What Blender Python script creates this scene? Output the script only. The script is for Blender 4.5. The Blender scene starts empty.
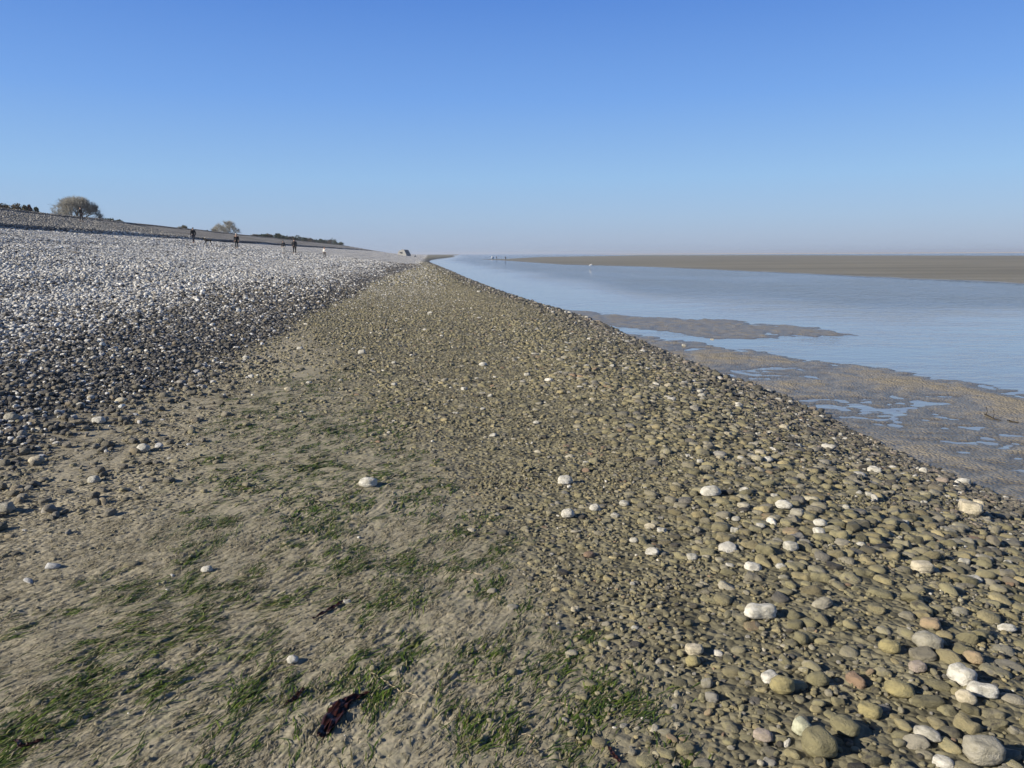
import bpy, math, random
import numpy as np
from mathutils import Vector, Matrix

# ------------------------------------------------------------------ camera, light, exposure
SC = bpy.context.scene
COL = SC.collection
R = math.radians
F = 769.0                      # focal length in pixels at 1024 wide
EYE = 1.6
PITCH = 9.6
ROLL = 0.25
cam_d = bpy.data.cameras.new('camera')
cam_d.sensor_width = 36.0
cam_d.lens = F / 1024.0 * 36.0
cam_d.clip_start = 0.05
cam_d.clip_end = 40000
cam = bpy.data.objects.new('camera', cam_d)
COL.objects.link(cam)
cam.location = (0, 0, EYE)
cam.matrix_world = Matrix.Translation((0, 0, EYE)) @ Matrix.Rotation(R(90 - PITCH), 4, 'X') @ Matrix.Rotation(R(-ROLL), 4, 'Z')
SC.camera = cam

SUN_EL = 25.0
SUN_DIR = Vector((-0.94, -0.34, 0)).normalized()      # horizontal direction towards the sun
W = bpy.data.worlds.new('World')
SC.world = W
W.use_nodes = True
nt = W.node_tree
bg = nt.nodes['Background']
sky = nt.nodes.new('ShaderNodeTexSky')
sky.sky_type = 'NISHITA'
sky.sun_disc = False
sky.sun_elevation = R(SUN_EL)
sky.sun_rotation = math.atan2(SUN_DIR.x, SUN_DIR.y)
sky.altitude = 0
sky.air_density = 1.0
sky.dust_density = 0.35
sky.ozone_density = 3.0
SKY_ROWS = [(0.0, 150, 170, 200), (0.018, 155, 176, 207), (0.045, 153, 182, 217), (0.092, 143, 184, 228), (0.186, 112, 161, 229), (0.29, 84, 135, 215), (0.5, 42, 74, 128), (1.0, 20, 36, 66)]


def lin(c):
    c /= 255.0
    return c / 12.92 if c < 0.04045 else ((c + 0.055) / 1.055) ** 2.4


tcs = nt.nodes.new('ShaderNodeTexCoord'); sxs = nt.nodes.new('ShaderNodeSeparateXYZ'); cr = nt.nodes.new('ShaderNodeValToRGB')
nt.links.new(tcs.outputs['Generated'], sxs.inputs[0]); nt.links.new(sxs.outputs[2], cr.inputs[0])
cr.color_ramp.interpolation = 'LINEAR'
while len(cr.color_ramp.elements) < len(SKY_ROWS): cr.color_ramp.elements.new(0.5)
for e, (p_, r_, g_, b_) in zip(cr.color_ramp.elements, SKY_ROWS):
    e.position = p_; e.color = (lin(r_), lin(g_), lin(b_), 1)
SKYK = 0.09
EXPO = 0.60
sc_ = nt.nodes.new('ShaderNodeVectorMath'); sc_.operation = 'SCALE'; sc_.inputs['Scale'].default_value = 1.06 / SKYK / 2 ** EXPO
nt.links.new(cr.outputs[0], sc_.inputs[0])
mx_ = nt.nodes.new('ShaderNodeMix'); mx_.data_type = 'RGBA'; mx_.inputs[0].default_value = 0.88
nt.links.new(sky.outputs[0], mx_.inputs[6]); nt.links.new(sc_.outputs[0], mx_.inputs[7])
bg.inputs['Strength'].default_value = SKYK
nt.links.new(mx_.outputs[2], bg.inputs['Color'])

sun_d = bpy.data.lights.new('sun', 'SUN')
sun_d.energy = 5.0
sun_d.angle = R(0.55)
sun_d.color = (1.0, 0.915, 0.765)
sun = bpy.data.objects.new('sun', sun_d)
COL.objects.link(sun)
tow = Vector((SUN_DIR.x * math.cos(R(SUN_EL)), SUN_DIR.y * math.cos(R(SUN_EL)), math.sin(R(SUN_EL))))
sun.rotation_euler = tow.to_track_quat('Z', 'Y').to_euler()
sun.location = (-30, -20, 30)

vs = SC.view_settings
vs.view_transform = 'Standard'
vs.look = 'None'
vs.exposure = EXPO
vs.gamma = 1.0
vs.use_curve_mapping = False

rng = np.random.default_rng(7)
random.seed(7)

# ------------------------------------------------------------------ helpers
CM = np.array(cam.matrix_world)[:3, :3]


def ray(u, v):
    d = CM @ np.array([(u - 512.0) / F, -(v - 384.0) / F, -1.0])
    return d


def at_z(u, v, z):
    """ground point seen at a place of the photograph, on the level z"""
    d = ray(u, v)
    t = (z - EYE) / d[2]
    return d[0] * t, d[1] * t


def project(x, y, z):
    p = np.stack([x, y, z - EYE], -1) @ CM
    w = -p[..., 2]
    return 512 + F * p[..., 0] / w, 384 - F * p[..., 1] / w, w


def sm(a, b, x):
    t = np.clip((x - a) / (b - a), 0, 1)
    return t * t * (3 - 2 * t)


def _hash(ix, iy, seed):
    n = (ix.astype(np.int64) * 374761393 + iy.astype(np.int64) * 668265263 + seed * 974634777) & 0xFFFFFFFF
    n = ((n ^ (n >> 13)) * 1274126177) & 0xFFFFFFFF
    n = (n ^ (n >> 16)) & 0xFFFFFFFF
    return n


def noise(x, y, seed=0):
    """gradient noise, about -1..1"""
    ix = np.floor(x); iy = np.floor(y)
    fx = x - ix; fy = y - iy
    ux = fx * fx * fx * (fx * (fx * 6 - 15) + 10); uy = fy * fy * fy * (fy * (fy * 6 - 15) + 10)

    def g(dx, dy):
        a = _hash(ix + dx, iy + dy, seed) * (2 * math.pi / 4294967296.0)
        return np.cos(a) * (fx - dx) + np.sin(a) * (fy - dy)
    a = g(0, 0) * (1 - ux) + g(1, 0) * ux
    b = g(0, 1) * (1 - ux) + g(1, 1) * ux
    return (a * (1 - uy) + b * uy) * 1.5


def fbm(x, y, seed=0, o=3):
    s = 0; a = 1.0; t = 0
    for k in range(o):
        s = s + a * noise(x * 2 ** k + 17.3 * k, y * 2 ** k - 9.1 * k, seed + k); t += a; a *= 0.5
    return s / t


# ------------------------------------------------------------------ the lie of the land
WL = -0.62                    # water level
SH = 0.1066                   # the shore runs a little to the left of the view


def Lof(x, y):
    return -(x + SH * y)


_toe_px = [(1024, 505), (985, 492), (902, 457), (789, 400), (700, 368), (640, 342), (600, 324), (560, 310), (540, 305), (500, 291.5), (470, 280), (450, 271), (436, 265), (429, 261.5), (431, 260), (438, 258.8), (448, 257.6), (455, 256.8)]
_ty, _tl = [0.0], [-5.2]
for _u, _v in _toe_px:
    _x, _y = at_z(_u, _v, -0.6)
    _ty.append(_y); _tl.append(Lof(_x, _y))
_tl[0] = _tl[1]
_ty += [1100, 3000, 30000]; _tl += [-34, -120, -1200]


def toe(y):
    return np.interp(y, _ty, _tl)


_PL = np.array([-50, 2.6, 3.3, 7, 12, 20, 28, 34.8, 35.4, 36.2, 39, 45, 49.2, 49.8, 52, 56, 66, 90, 400])
_PZ = np.array([0, 0, 0.03, 0.40, 0.98, 1.98, 2.98, 3.80, 3.82, 4.40, 4.80, 6.02, 6.75, 7.10, 7.25, 7.1, 6.6, 5.5, 4.0])


def profile(x, y):
    L = Lof(x, y)
    Lt = toe(y)
    wob = 0.25 * noise(y * 0.05, L * 0.02, 3) * sm(4, 12, L) * np.minimum(1, 4)
    far = 1 - 0.75 * sm(420, 1100, y)
    land = np.interp(L + wob * 3, _PL, _PZ) * far
    land = land + 0.10 * noise(L * 0.42, y * 0.025, 8) * sm(5, 9, L) * sm(36, 33, L)
    t = np.clip((L - Lt) / 3.2, -8, 1)
    down = np.where(t >= 0, -0.6 * (1 - np.clip(t, 0, 1)) ** 1.35, -0.6 + t * 3.2 * 0.22)
    return land + down


_tongue = [(540, 306), (600, 314.5), (660, 317.5), (724, 320), (800, 327.5), (843, 332), (800, 333.6), (768, 333.8), (745, 338.5), (720, 337), (680, 331), (640, 327), (600, 325), (560, 319)]
_flat = [(585, 327), (600, 330), (640, 336.5), (690, 344), (760, 352), (800, 358), (860, 366), (940, 377), (1024, 388), (1150, 408), (1500, 470), (1500, 900), (1024, 900), (900, 560), (700, 410), (620, 345)]
_bank = [(478, 259.2), (500, 260.3), (560, 264.5), (650, 266.8), (724, 270.2), (800, 273.4), (900, 278.2), (1024, 283.5), (1400, 301), (1400, 252.6), (1024, 255.6), (900, 255.4), (760, 255.0), (640, 255.3), (540, 256.9), (505, 258.9)]
_P = [np.array([at_z(u, v, -0.6) for u, v in q]) for q in (_tongue, _flat, _bank)]
_far = np.array([(150, 1350), (700, 1250), (2000, 1150), (6000, 900), (9000, 5000), (400, 5200)], float)


def sdf(x, y, P):
    d = np.full(x.shape, 1e18); s = np.full(x.shape, -1.0)
    n = len(P)
    for i in range(n):
        a = P[i]; b = P[i - 1]
        ex, ey = b[0] - a[0], b[1] - a[1]
        wx, wy = x - a[0], y - a[1]
        t = np.clip((wx * ex + wy * ey) / (ex * ex + ey * ey), 0, 1)
        d = np.minimum(d, (wx - t * ex) ** 2 + (wy - t * ey) ** 2)
        c1 = y >= a[1]; c2 = y < b[1]; c3 = ex * wy > ey * wx
        s = np.where((c1 & c2 & c3) | (~c1 & ~c2 & ~c3), -s, s)
    return s * np.sqrt(d)


def flats(x, y):
    out = np.full(x.shape, WL - 0.12)
    m = (y > 2) & (Lof(x, y) < 4)
    xx, yy = x[m], y[m]
    wx = xx + 0.35 * noise(xx * 1.1, yy * 0.6, 21) + 0.9 * noise(xx * .3, yy * .16, 25)
    wy = yy + (0.5 * noise(xx * 0.9, yy * 0.5, 22) + 0.25 * noise(xx * 3, yy * 1.5, 23)) * (1 + yy * 0.02)
    d1 = sdf(wx, wy, _P[0]); d2 = sdf(wx, wy, _P[1]); d3 = sdf(wx, wy, _P[2]); d4 = sdf(xx, yy, _far)
    rp = 0.016 * noise(xx * 2.6 + noise(xx, yy, 5), yy * 3.0 + .6 * noise(xx * 1.2, yy, 6), 31) + 0.009 * noise(xx * 5.5, yy * 6.5, 32) + 0.002 * noise(xx * 14, yy * 18, 33)
    rp = rp * (1 - 0.8 * sm(30, 110, yy))
    h1 = -0.05 + 0.066 * sm(-1.1, 0.2, d1)
    low = 0.030 * fbm(xx * 0.35 + 3, yy * 0.5, 41, 2)
    h2 = -0.05 + 0.064 * sm(-1.2, 0.2, d2) + (low + 0.018 * sm(3.2, 0.2, d2) - 0.009) * sm(0, .8, d2)
    h3 = -0.10 + 0.14 * sm(-2.5, 1.5, d3) + 0.10 * sm(3, 60, d3)
    h4 = -0.12 + 0.14 * sm(-20, 40, d4) + 1.1 * sm(40, 500, d4)
    out[m] = WL + np.maximum(np.maximum(h1, h2), np.maximum(h3, h4)) + rp
    return out


AD = np.array([0.50, 0.866])          # the run of the algae and silt streaks


def zones(x, y):
    """masks of what lies on the ground"""
    L = Lof(x, y)
    n1 = fbm(x * 0.9, y * 0.45, 51, 3)
    n2 = fbm(x * 0.35, y * 0.2, 55, 2)
    shingle = sm(2.7, 4.3, L + 0.5 * n1 + 0.35 * n2 + 2.2 * sm(40, 120, y))
    # the gravel bar, wider away from the camera
    edge = np.interp(y, [2, 2.6, 3.2, 4, 4.8, 7, 10, 14, 20], [-0.72, -0.7, -0.55, -0.45, -0.2, 0.35, 1.0, 1.9, 3.3])
    bar = sm(0.5, -0.35, L - edge + 0.45 * n1)
    # green algae
    a = np.interp(y, [1.5, 2.4, 3.3, 4.2, 6, 9, 13], [0.95, 1.0, 0.85, 0.8, 1.0, 0.75, 0.0])
    lo = np.interp(y, [2, 4, 6, 9], [-0.95, -0.6, 0.0, 0.4]); hi = np.interp(y, [2, 2.8, 3.4, 4.5, 6, 9], [2.6, 2.3, 1.7, 1.6, 2.0, 2.4])
    n3 = 0.6 * fbm(x * 1.5 + 4, y * 1.2, 61, 2) + 0.75 * noise((x * AD[0] + y * AD[1]) * 3.2, (x * AD[1] - y * AD[0]) * 7.5, 64)
    algae = a * sm(lo - 0.15, lo + 0.25, L) * sm(hi + 0.5, hi - 0.4, L) * np.maximum(sm(-0.12, 0.45, n3 + 0.1), 0.27 + 0.16 * sm(4, 6, y))
    # scattered little stones on the sand between
    mid = sm(2.2, 4.5, y) * (1 - bar) * (1 - shingle)
    grit = mid * np.clip(sm(0.9, 2.9, L + .5 * n1) * 0.9 + sm(6.5, 10, y), 0, 1) * sm(-0.45, 0.15, n1 + n2 * .7 + .05)
    toeb = sm(1.3, 0.3, L - toe(y)) * (L > toe(y) - 0.4)
    return shingle, bar, algae, grit, toeb


BD = np.array([0.88, -0.47])         # the run of the pebbles in the bar


def height(x, y):
    x = np.atleast_1d(np.asarray(x, float)); y = np.atleast_1d(np.asarray(y, float))
    h = profile(x, y)
    L = Lof(x, y)
    fl = (L < toe(y) + 1.0)
    if fl.any():
        f = flats(x[fl], y[fl])
        h[fl] = np.maximum(h[fl], f)
    near = (y < 40) & (y > -3) & (np.abs(x) < 40) & (L > toe(y) - .1)
    if near.any():
        xx, yy = x[near], y[near]
        s, b, a, g, tb = zones(xx, yy)
        wxx = xx + 0.05 * noise(xx * 3.1, yy * 3.1, 71); wyy = yy + 0.05 * noise(xx * 3.1, yy * 3.1, 72)
        p = wxx * AD[0] + wyy * AD[1]; q = wxx * AD[1] - wyy * AD[0]
        n = noise(p * 5.0, q * 19, 73)
        n_ = noise(p * 11, q * 40, 74)
        lump = noise(xx * 22, yy * 22, 75); big = noise(xx * 4.2, yy * 4.2, 76)
        mod = sm(-0.5, 0.6, fbm(xx * 1.3, yy * 1.3, 78, 2))
        lump2 = noise(xx * 47, yy * 47, 77)
        sand = (0.0048 * np.abs(n) * (0.3 + mod) + 0.0042 * n_ * (0.4 + mod) + 0.0042 * np.clip(lump + .05, 0, 1) * (0.1 + 0.9 * mod) + 0.0028 * np.clip(lump2, 0, 1) * (0.3 + mod) + 0.007 * big)
        sand += algamp(a) * np.maximum(0, noise(p * 9, q * 26, 79)) * 0.012
        p2 = wxx * BD[0] + wyy * BD[1]; q2 = wxx * BD[1] - wyy * BD[0]
        mound = 0.010 * np.clip(noise(p2 * 7, q2 * 16, 81), 0, 1) + 0.006 * np.clip(noise(p2 * 17, q2 * 34, 82), 0, 1) + 0.012 * noise(xx * 2.2, yy * 2.2, 83)
        k = np.clip(np.maximum(b, s), 0, 1)
        fade = 1 - sm(18, 38, yy)
        h[near] += (sand * (1 - k) + mound * k) * fade * sm(-.1, .3, (L[near] - toe(yy)))
    return h


def algamp(a):
    return np.clip(a, 0, 1)


# ------------------------------------------------------------------ mesh helpers
def mesh_np(name, V, faces, smooth=True):
    """faces: an (n, k) array"""
    me = bpy.data.meshes.new(name)
    n, k = faces.shape
    me.vertices.add(len(V)); me.vertices.foreach_set('co', np.asarray(V, np.float32).ravel())
    me.loops.add(n * k); me.loops.foreach_set('vertex_index', faces.astype(np.int32).ravel())
    me.polygons.add(n)
    me.polygons.foreach_set('loop_start', np.arange(0, n * k, k, dtype=np.int32))
    me.update(calc_edges=True)
    me.polygons.foreach_set('use_smooth', np.full(n, smooth))
    me.update()
    return me


def link(name, me, mat=None, parent=None, loc=None):
    o = bpy.data.objects.new(name, me)
    COL.objects.link(o)
    if mat: me.materials.append(mat)
    if parent: o.parent = parent
    if loc is not None: o.location = loc
    return o


def tag(o, label=None, cat=None, group=None, kind=None):
    if label: o['label'] = label
    if cat: o['category'] = cat
    if group: o['group'] = group
    if kind: o['kind'] = kind
    return o


def empty(name, loc, rz=0):
    o = bpy.data.objects.new(name, None)
    o.empty_display_size = 0.2
    COL.objects.link(o); o.location = loc; o.rotation_euler = (0, 0, rz)
    return o


def add_attr(me, name, data, typ='FLOAT_COLOR', dom='POINT'):
    a = me.attributes.new(name, typ, dom)
    key = {'FLOAT_COLOR': 'color', 'FLOAT_VECTOR': 'vector'}.get(typ, 'value')
    a.data.foreach_set(key, np.asarray(data).ravel())


# ------------------------------------------------------------------ node helpers
class NT:
    def __init__(s, name):
        s.m = bpy.data.materials.new(name); s.m.use_nodes = True
        s.t = s.m.node_tree; s.p = s.t.nodes['Principled BSDF']

    def n(s, typ, ins=None, **kw):
        o = s.t.nodes.new('ShaderNode' + typ)
        for k, v in kw.items(): setattr(o, k, v)
        for k, v in (ins or {}).items(): s.set(o.inputs[k], v)
        return o

    def set(s, sock, v):
        if isinstance(v, bpy.types.NodeSocket): s.t.links.new(v, sock)
        else: sock.default_value = v

    def math(s, op, a, b=0.0, clamp=False):
        o = s.n('Math', operation=op, use_clamp=clamp); s.set(o.inputs[0], a); s.set(o.inputs[1], b)
        return o.outputs[0]

    def ramp(s, f, a, b):
        o = s.n('MapRange'); o.interpolation_type = 'SMOOTHSTEP'
        s.set(o.inputs['Value'], f); o.inputs['From Min'].default_value = a; o.inputs['From Max'].default_value = b
        return o.outputs[0]

    def mix(s, f, a, b, mode='MIX'):
        o = s.n('Mix', data_type='RGBA', blend_type=mode)
        s.set(o.inputs[0], f); s.set(o.inputs[6], a); s.set(o.inputs[7], b)
        return o.outputs[2]

    def noise(s, vec, scale, det=2, rough=0.5, out='Fac'):
        o = s.n('TexNoise', {'Scale': scale, 'Detail': det, 'Roughness': rough})
        if vec is not None: s.t.links.new(vec, o.inputs['Vector'])
        return o.outputs[out]

    def bump(s, h, dist, strength=1.0, normal=None):
        o = s.n('Bump', {'Height': h, 'Distance': dist, 'Strength': strength})
        if normal is not None: s.t.links.new(normal, o.inputs['Normal'])
        return o.outputs[0]


def rgb(r, g, b): return (r, g, b, 1.0)


def plain(name, c, rough=0.8, var=0.15, scale=20.0, spec=0.3):
    M = NT(name)
    tc = M.n('TexCoord').outputs['Object']
    f = M.noise(tc, scale, 3, 0.6)
    M.set(M.p.inputs['Base Color'], M.mix(f, rgb(*[x * (1 - var) for x in c]), rgb(*[min(1, x * (1 + var)) for x in c])))
    M.p.inputs['Roughness'].default_value = rough
    M.p.inputs['Specular IOR Level'].default_value = spec
    return M.m


# ------------------------------------------------------------------ the ground: one sheet to the horizon
def build_ground():
    az = np.concatenate([np.arange(-180, -46, 2.0), np.arange(-46, -40, 0.4), np.arange(-40, 40, 0.075), np.arange(40, 46, 0.4), np.arange(46, 180, 2.0)])
    az = np.radians(az)
    r = [0.0, 0.4, 0.8, 1.2, 1.5]
    while r[-1] < 12000:
        q = r[-1]
        if q < 1.9: d = 0.03
        elif q < 12: d = 0.0042 * max(1, q / 4.0)
        elif q < 60: d = q * 0.0045
        elif q < 500: d = q * 0.012
        else: d = q * 0.06
        r.append(q + d)
    r = np.array(r[1:])
    na, nr = len(az), len(r)
    X = np.outer(r, np.sin(az)).ravel(); Y = np.outer(r, np.cos(az)).ravel()
    H = np.empty_like(X)
    Z5 = np.empty((len(X), 5))
    for s in range(0, len(X), 400000):
        H[s:s + 400000] = height(X[s:s + 400000], Y[s:s + 400000])
        Z5[s:s + 400000] = np.stack(zones(X[s:s + 400000], Y[s:s + 400000]), -1)
    V = np.stack([X, Y, H], -1)
    i = np.arange(nr - 1)[:, None] * na
    j = np.arange(na)[None, :]; j2 = (j + 1) % na
    faces = np.stack([i + j, i + j2, i + na + j2, i + na + j], -1).reshape(-1, 4)
    # close the middle with a fan of quads onto one centre vertex
    c = len(V)
    V = np.vstack([V, [[0, 0, height(0, 0)[0]]]])
    faces = faces[:, ::-1]
    me = mesh_np('ground', V, faces)
    Z5 = np.vstack([Z5, Z5[:1]])
    L = Lof(V[:, 0], V[:, 1]); above = V[:, 2] - WL
    onflat = sm(0.25, -0.05, L - toe(V[:, 1]))
    a1 = np.stack([Z5[:, 0], Z5[:, 1], Z5[:, 2], Z5[:, 3]], -1)
    a2 = np.stack([Z5[:, 4], onflat, np.clip(above / 0.1, 0, 1), np.clip(L / 60, 0, 1)], -1)
    add_attr(me, 'zone_a', a1.astype(np.float32)); add_attr(me, 'zone_b', a2.astype(np.float32))
    return me


G = NT('beach_ground')
geo = G.n('NewGeometry').outputs['Position']
sa = G.n('SeparateColor'); at1 = G.n('Attribute', attribute_name='zone_a'); G.t.links.new(at1.outputs['Color'], sa.inputs[0])
sb = G.n('SeparateColor'); at2 = G.n('Attribute', attribute_name='zone_b'); G.t.links.new(at2.outputs['Color'], sb.inputs[0])
shin, bar_, alg = sa.outputs; grit_ = at1.outputs['Alpha']
toe_, onfl, abv = sb.outputs; Ln = at2.outputs['Alpha']
pos = G.n('SeparateXYZ'); G.t.links.new(geo, pos.inputs[0])
nf = G.noise(geo, 55, 3, 0.65); nm = G.noise(geo, 4.5, 4, 0.6); nb = G.noise(geo, 0.35, 3)
sand = G.mix(nm, rgb(0.270, 0.240, 0.172), rgb(0.335, 0.302, 0.224))
sand = G.mix(G.ramp(nf, 0.5, 0.75), sand, rgb(0.21, 0.185, 0.13))
mp = G.n('Mapping', {'Rotation': (0, 0, math.atan2(AD[1], AD[0]) * -1), 'Scale': (6, 34, 6)}); G.t.links.new(geo, mp.inputs[0])
st = G.noise(mp.outputs[0], 1.0, 3, 0.6)
algc = G.mix(G.ramp(nf, 0.3, 0.7), rgb(0.045, 0.07, 0.018), rgb(0.12, 0.13, 0.05))
sand = G.mix(G.math('MULTIPLY', G.math('MULTIPLY', alg, 0.85), G.ramp(st, 0.42, 0.60)), sand, algc)
barc = G.mix(G.ramp(nm, 0.3, 0.7), rgb(0.085, 0.078, 0.050), rgb(0.215, 0.195, 0.128))
barc = G.mix(toe_, barc, rgb(0.10, 0.092, 0.08))
c = G.mix(bar_, sand, barc)
vor = G.n('TexVoronoi', {'Scale': 9.0, 'Randomness': 1.0}); G.t.links.new(geo, vor.inputs['Vector'])
vs_ = G.n('SeparateColor'); G.t.links.new(vor.outputs['Color'], vs_.inputs[0])
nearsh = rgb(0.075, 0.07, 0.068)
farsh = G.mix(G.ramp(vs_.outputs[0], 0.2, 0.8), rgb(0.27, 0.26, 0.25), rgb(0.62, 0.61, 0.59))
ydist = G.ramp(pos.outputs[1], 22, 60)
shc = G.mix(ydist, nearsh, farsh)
shc = G.mix(G.math('MULTIPLY', G.ramp(Ln, 0.2, 0.30), 0.5), shc, farsh)
ridge = G.mix(G.ramp(vs_.outputs[1], 0.2, 0.8), rgb(0.17, 0.155, 0.135), rgb(0.36, 0.34, 0.31))
rst = G.noise(G.n('Mapping', {'Scale': (0.45, 0.03, 1.3)}).outputs[0], 1.0, 3)
mp2 = G.n('Mapping', {'Rotation': (0, 0, math.atan(SH) * -1), 'Scale': (0.9, 0.03, 2.2)}); G.t.links.new(geo, mp2.inputs[0])
rst = G.noise(mp2.outputs[0], 1.0, 3, 0.6)
ridge = G.mix(G.ramp(rst, 0.52, 0.68), ridge, rgb(0.10, 0.085, 0.065))
shc = G.mix(G.ramp(Ln, 0.585, 0.605), shc, ridge)
wrk = G.noise(geo, 0.8, 3, 0.7)
for c_, w_ in ((0.597, 0.0085), (0.825, 0.009)):
    band = G.math('SUBTRACT', 1.0, G.ramp(G.math('ABSOLUTE', G.math('SUBTRACT', Ln, c_)), w_ * 0.5, w_))
    shc = G.mix(G.math('MULTIPLY', band, G.ramp(wrk, 0.35, 0.5)), shc, rgb(0.035, 0.030, 0.024))
c = G.mix(shin, c, shc)
# wet flats and far banks
mp3 = G.n('Mapping', {'Scale': (0.02, 0.16, 1)}); G.t.links.new(geo, mp3.inputs[0])
bst = G.noise(mp3.outputs[0], 1.0, 5, 0.7)
flc = G.mix(G.ramp(abv, 0.0, 0.28), rgb(0.13, 0.115, 0.085), G.mix(nm, rgb(0.218, 0.190, 0.140), rgb(0.295, 0.258, 0.190)))
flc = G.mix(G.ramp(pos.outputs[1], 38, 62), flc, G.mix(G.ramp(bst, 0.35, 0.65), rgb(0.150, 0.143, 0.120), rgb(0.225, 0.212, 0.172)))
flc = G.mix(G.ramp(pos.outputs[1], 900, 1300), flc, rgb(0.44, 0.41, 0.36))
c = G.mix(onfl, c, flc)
G.set(G.p.inputs['Base Color'], c)
wet = G.math('MULTIPLY', onfl, G.ramp(abv, 0.5, 0.1))
G.set(G.p.inputs['Roughness'], G.math('SUBTRACT', 0.78, G.math('MULTIPLY', wet, 0.5)))
G.p.inputs['Specular IOR Level'].default_value = 0.35
h1 = G.math('ADD', nf, G.math('MULTIPLY', st, 0.8))
b1 = G.bump(h1, 0.004, 0.9)
vb = G.n('TexVoronoi', {'Scale': 28.0}); G.t.links.new(geo, vb.inputs['Vector'])
b2 = G.bump(G.math('MULTIPLY', G.math('SUBTRACT', 1.0, vb.outputs['Distance']), G.math('MAXIMUM', G.math('MAXIMUM', bar_, grit_), shin)), 0.02, 0.8, b1)
b3 = G.bump(G.math('MULTIPLY', G.math('SUBTRACT', 1.0, vor.outputs['Distance']), G.math('MULTIPLY', shin, ydist)), 0.12, 0.9, b2)
G.set(G.p.inputs['Normal'], b3)

ground = link('ground', build_ground(), G.m)
tag(ground, kind='structure')

# ------------------------------------------------------------------ water
Wm = NT('water')
geo = Wm.n('NewGeometry').outputs['Position']
calm = Wm.n('Attribute', attribute_name='ripple').outputs['Fac']
Wm.set(Wm.p.inputs['Base Color'], Wm.mix(Wm.ramp(calm, 0.1, 0.55), rgb(0.225, 0.25, 0.255), rgb(0.075, 0.120, 0.175)))
Wm.p.inputs['Roughness'].default_value = 0.04
Wm.p.inputs['IOR'].default_value = 1.333
m1 = Wm.n('Mapping', {'Scale': (0.8, 1.3, 1)}); Wm.t.links.new(geo, m1.inputs[0])
w1 = Wm.noise(m1.outputs[0], 1.5, 4, 0.6)
w2 = Wm.noise(m1.outputs[0], 7.0, 2, 0.5)
hh = Wm.math('ADD', w1, Wm.math('MULTIPLY', w2, 0.25))
bp = Wm.n('Bump', {'Distance': 0.65}); Wm.set(bp.inputs['Height'], hh); m3 = Wm.n('Mapping', {'Scale': (0.28, 0.75, 1)}); Wm.t.links.new(geo, m3.inputs[0])
gust = Wm.math('ADD', 0.65, Wm.math('MULTIPLY', Wm.ramp(Wm.noise(m3.outputs[0], 1.0, 5, 0.75), 0.40, 0.60), 1.1))
Wm.set(bp.inputs['Strength'], Wm.math('MULTIPLY', calm, gust))
Wm.set(Wm.p.inputs['Normal'], bp.outputs[0])


def build_water():
    az = np.radians(np.concatenate([np.arange(-180, -44, 4.0), np.arange(-44, 44, 0.5), np.arange(44, 180, 4.0)]))
    r = np.geomspace(2, 12000, 240)
    na, nr = len(az), len(r)
    X = np.outer(r, np.sin(az)).ravel(); Y = np.outer(r, np.cos(az)).ravel()
    i = np.arange(nr - 1)[:, None] * na; j = np.arange(na)[None, :]; j2 = (j + 1) % na
    faces = np.stack([i + j, i + j2, i + na + j2, i + na + j], -1).reshape(-1, 4)[:, ::-1]
    me = mesh_np('water', np.stack([X, Y, np.full_like(X, WL)], -1), faces)
    L = Lof(X, Y)
    d = toe(Y) - L
    rip = 0.05 + 0.95 * sm(4, 14, d + 2.0 * noise(X * .1, Y * .05, 91)) * sm(19, 40, Y + 5 * noise(X * .08, Y * .08, 92)) * (0.75 + .5 * noise(X * .12, Y * .05, 93))
    rip = np.clip(rip, 0.03, 1) * (1 - 0.3 * sm(80, 300, Y))
    add_attr(me, 'ripple', rip.astype(np.float32), 'FLOAT')
    return me


tag(link('water', build_water(), Wm.m), kind='structure')

# ------------------------------------------------------------------ pebble shapes
def icosphere(n):
    import bmesh
    bm = bmesh.new(); bmesh.ops.create_icosphere(bm, subdivisions=n, radius=1.0)
    V = np.array([v.co[:] for v in bm.verts]); Fc = np.array([[v.index for v in f.verts] for f in bm.faces])
    bm.free(); return V, Fc


def pebble_mat(name, src):
    M = NT(name)
    if src == 'inst':
        colr = M.n('Attribute', attribute_name='tint', attribute_type='INSTANCER').outputs['Color']
        silt = M.n('Attribute', attribute_name='silt', attribute_type='INSTANCER').outputs['Fac']
    else:
        oi = M.n('ObjectInfo'); colr = oi.outputs['Color']; silt = oi.outputs['Alpha']
    tc = M.n('TexCoord').outputs['Object']
    rnd = M.n('ObjectInfo').outputs['Random']
    off = M.n('CombineXYZ'); M.set(off.inputs[0], M.math('MULTIPLY', rnd, 57.0)); M.set(off.inputs[1], M.math('MULTIPLY', rnd, 31.0))
    ad = M.n('VectorMath', operation='ADD'); M.t.links.new(tc, ad.inputs[0]); M.t.links.new(off.outputs[0], ad.inputs[1])
    v = ad.outputs[0]
    n1 = M.noise(v, 1.3, 4, 0.6); n2 = M.noise(v, 6.0, 4, 0.7)
    base = M.mix(n2, colr, rgb(0.5, 0.5, 0.5), 'OVERLAY')
    dark = M.n('HueSaturation', {'Value': 0.62}); M.t.links.new(base, dark.inputs['Color'])
    base = M.mix(M.ramp(n1, 0.45, 0.7), base, dark.outputs[0])
    siltc = M.mix(n2, rgb(0.205, 0.185, 0.098), rgb(0.355, 0.320, 0.195))
    f = M.math('MULTIPLY', M.ramp(n1, 0.30, 0.55), silt)
    M.set(M.p.inputs['Base Color'], M.mix(f, base, siltc))
    M.p.inputs['Roughness'].default_value = 0.55
    M.p.inputs['Specular IOR Level'].default_value = 0.4
    M.set(M.p.inputs['Normal'], M.bump(n2, 0.06, 0.5))
    return M.m


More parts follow.
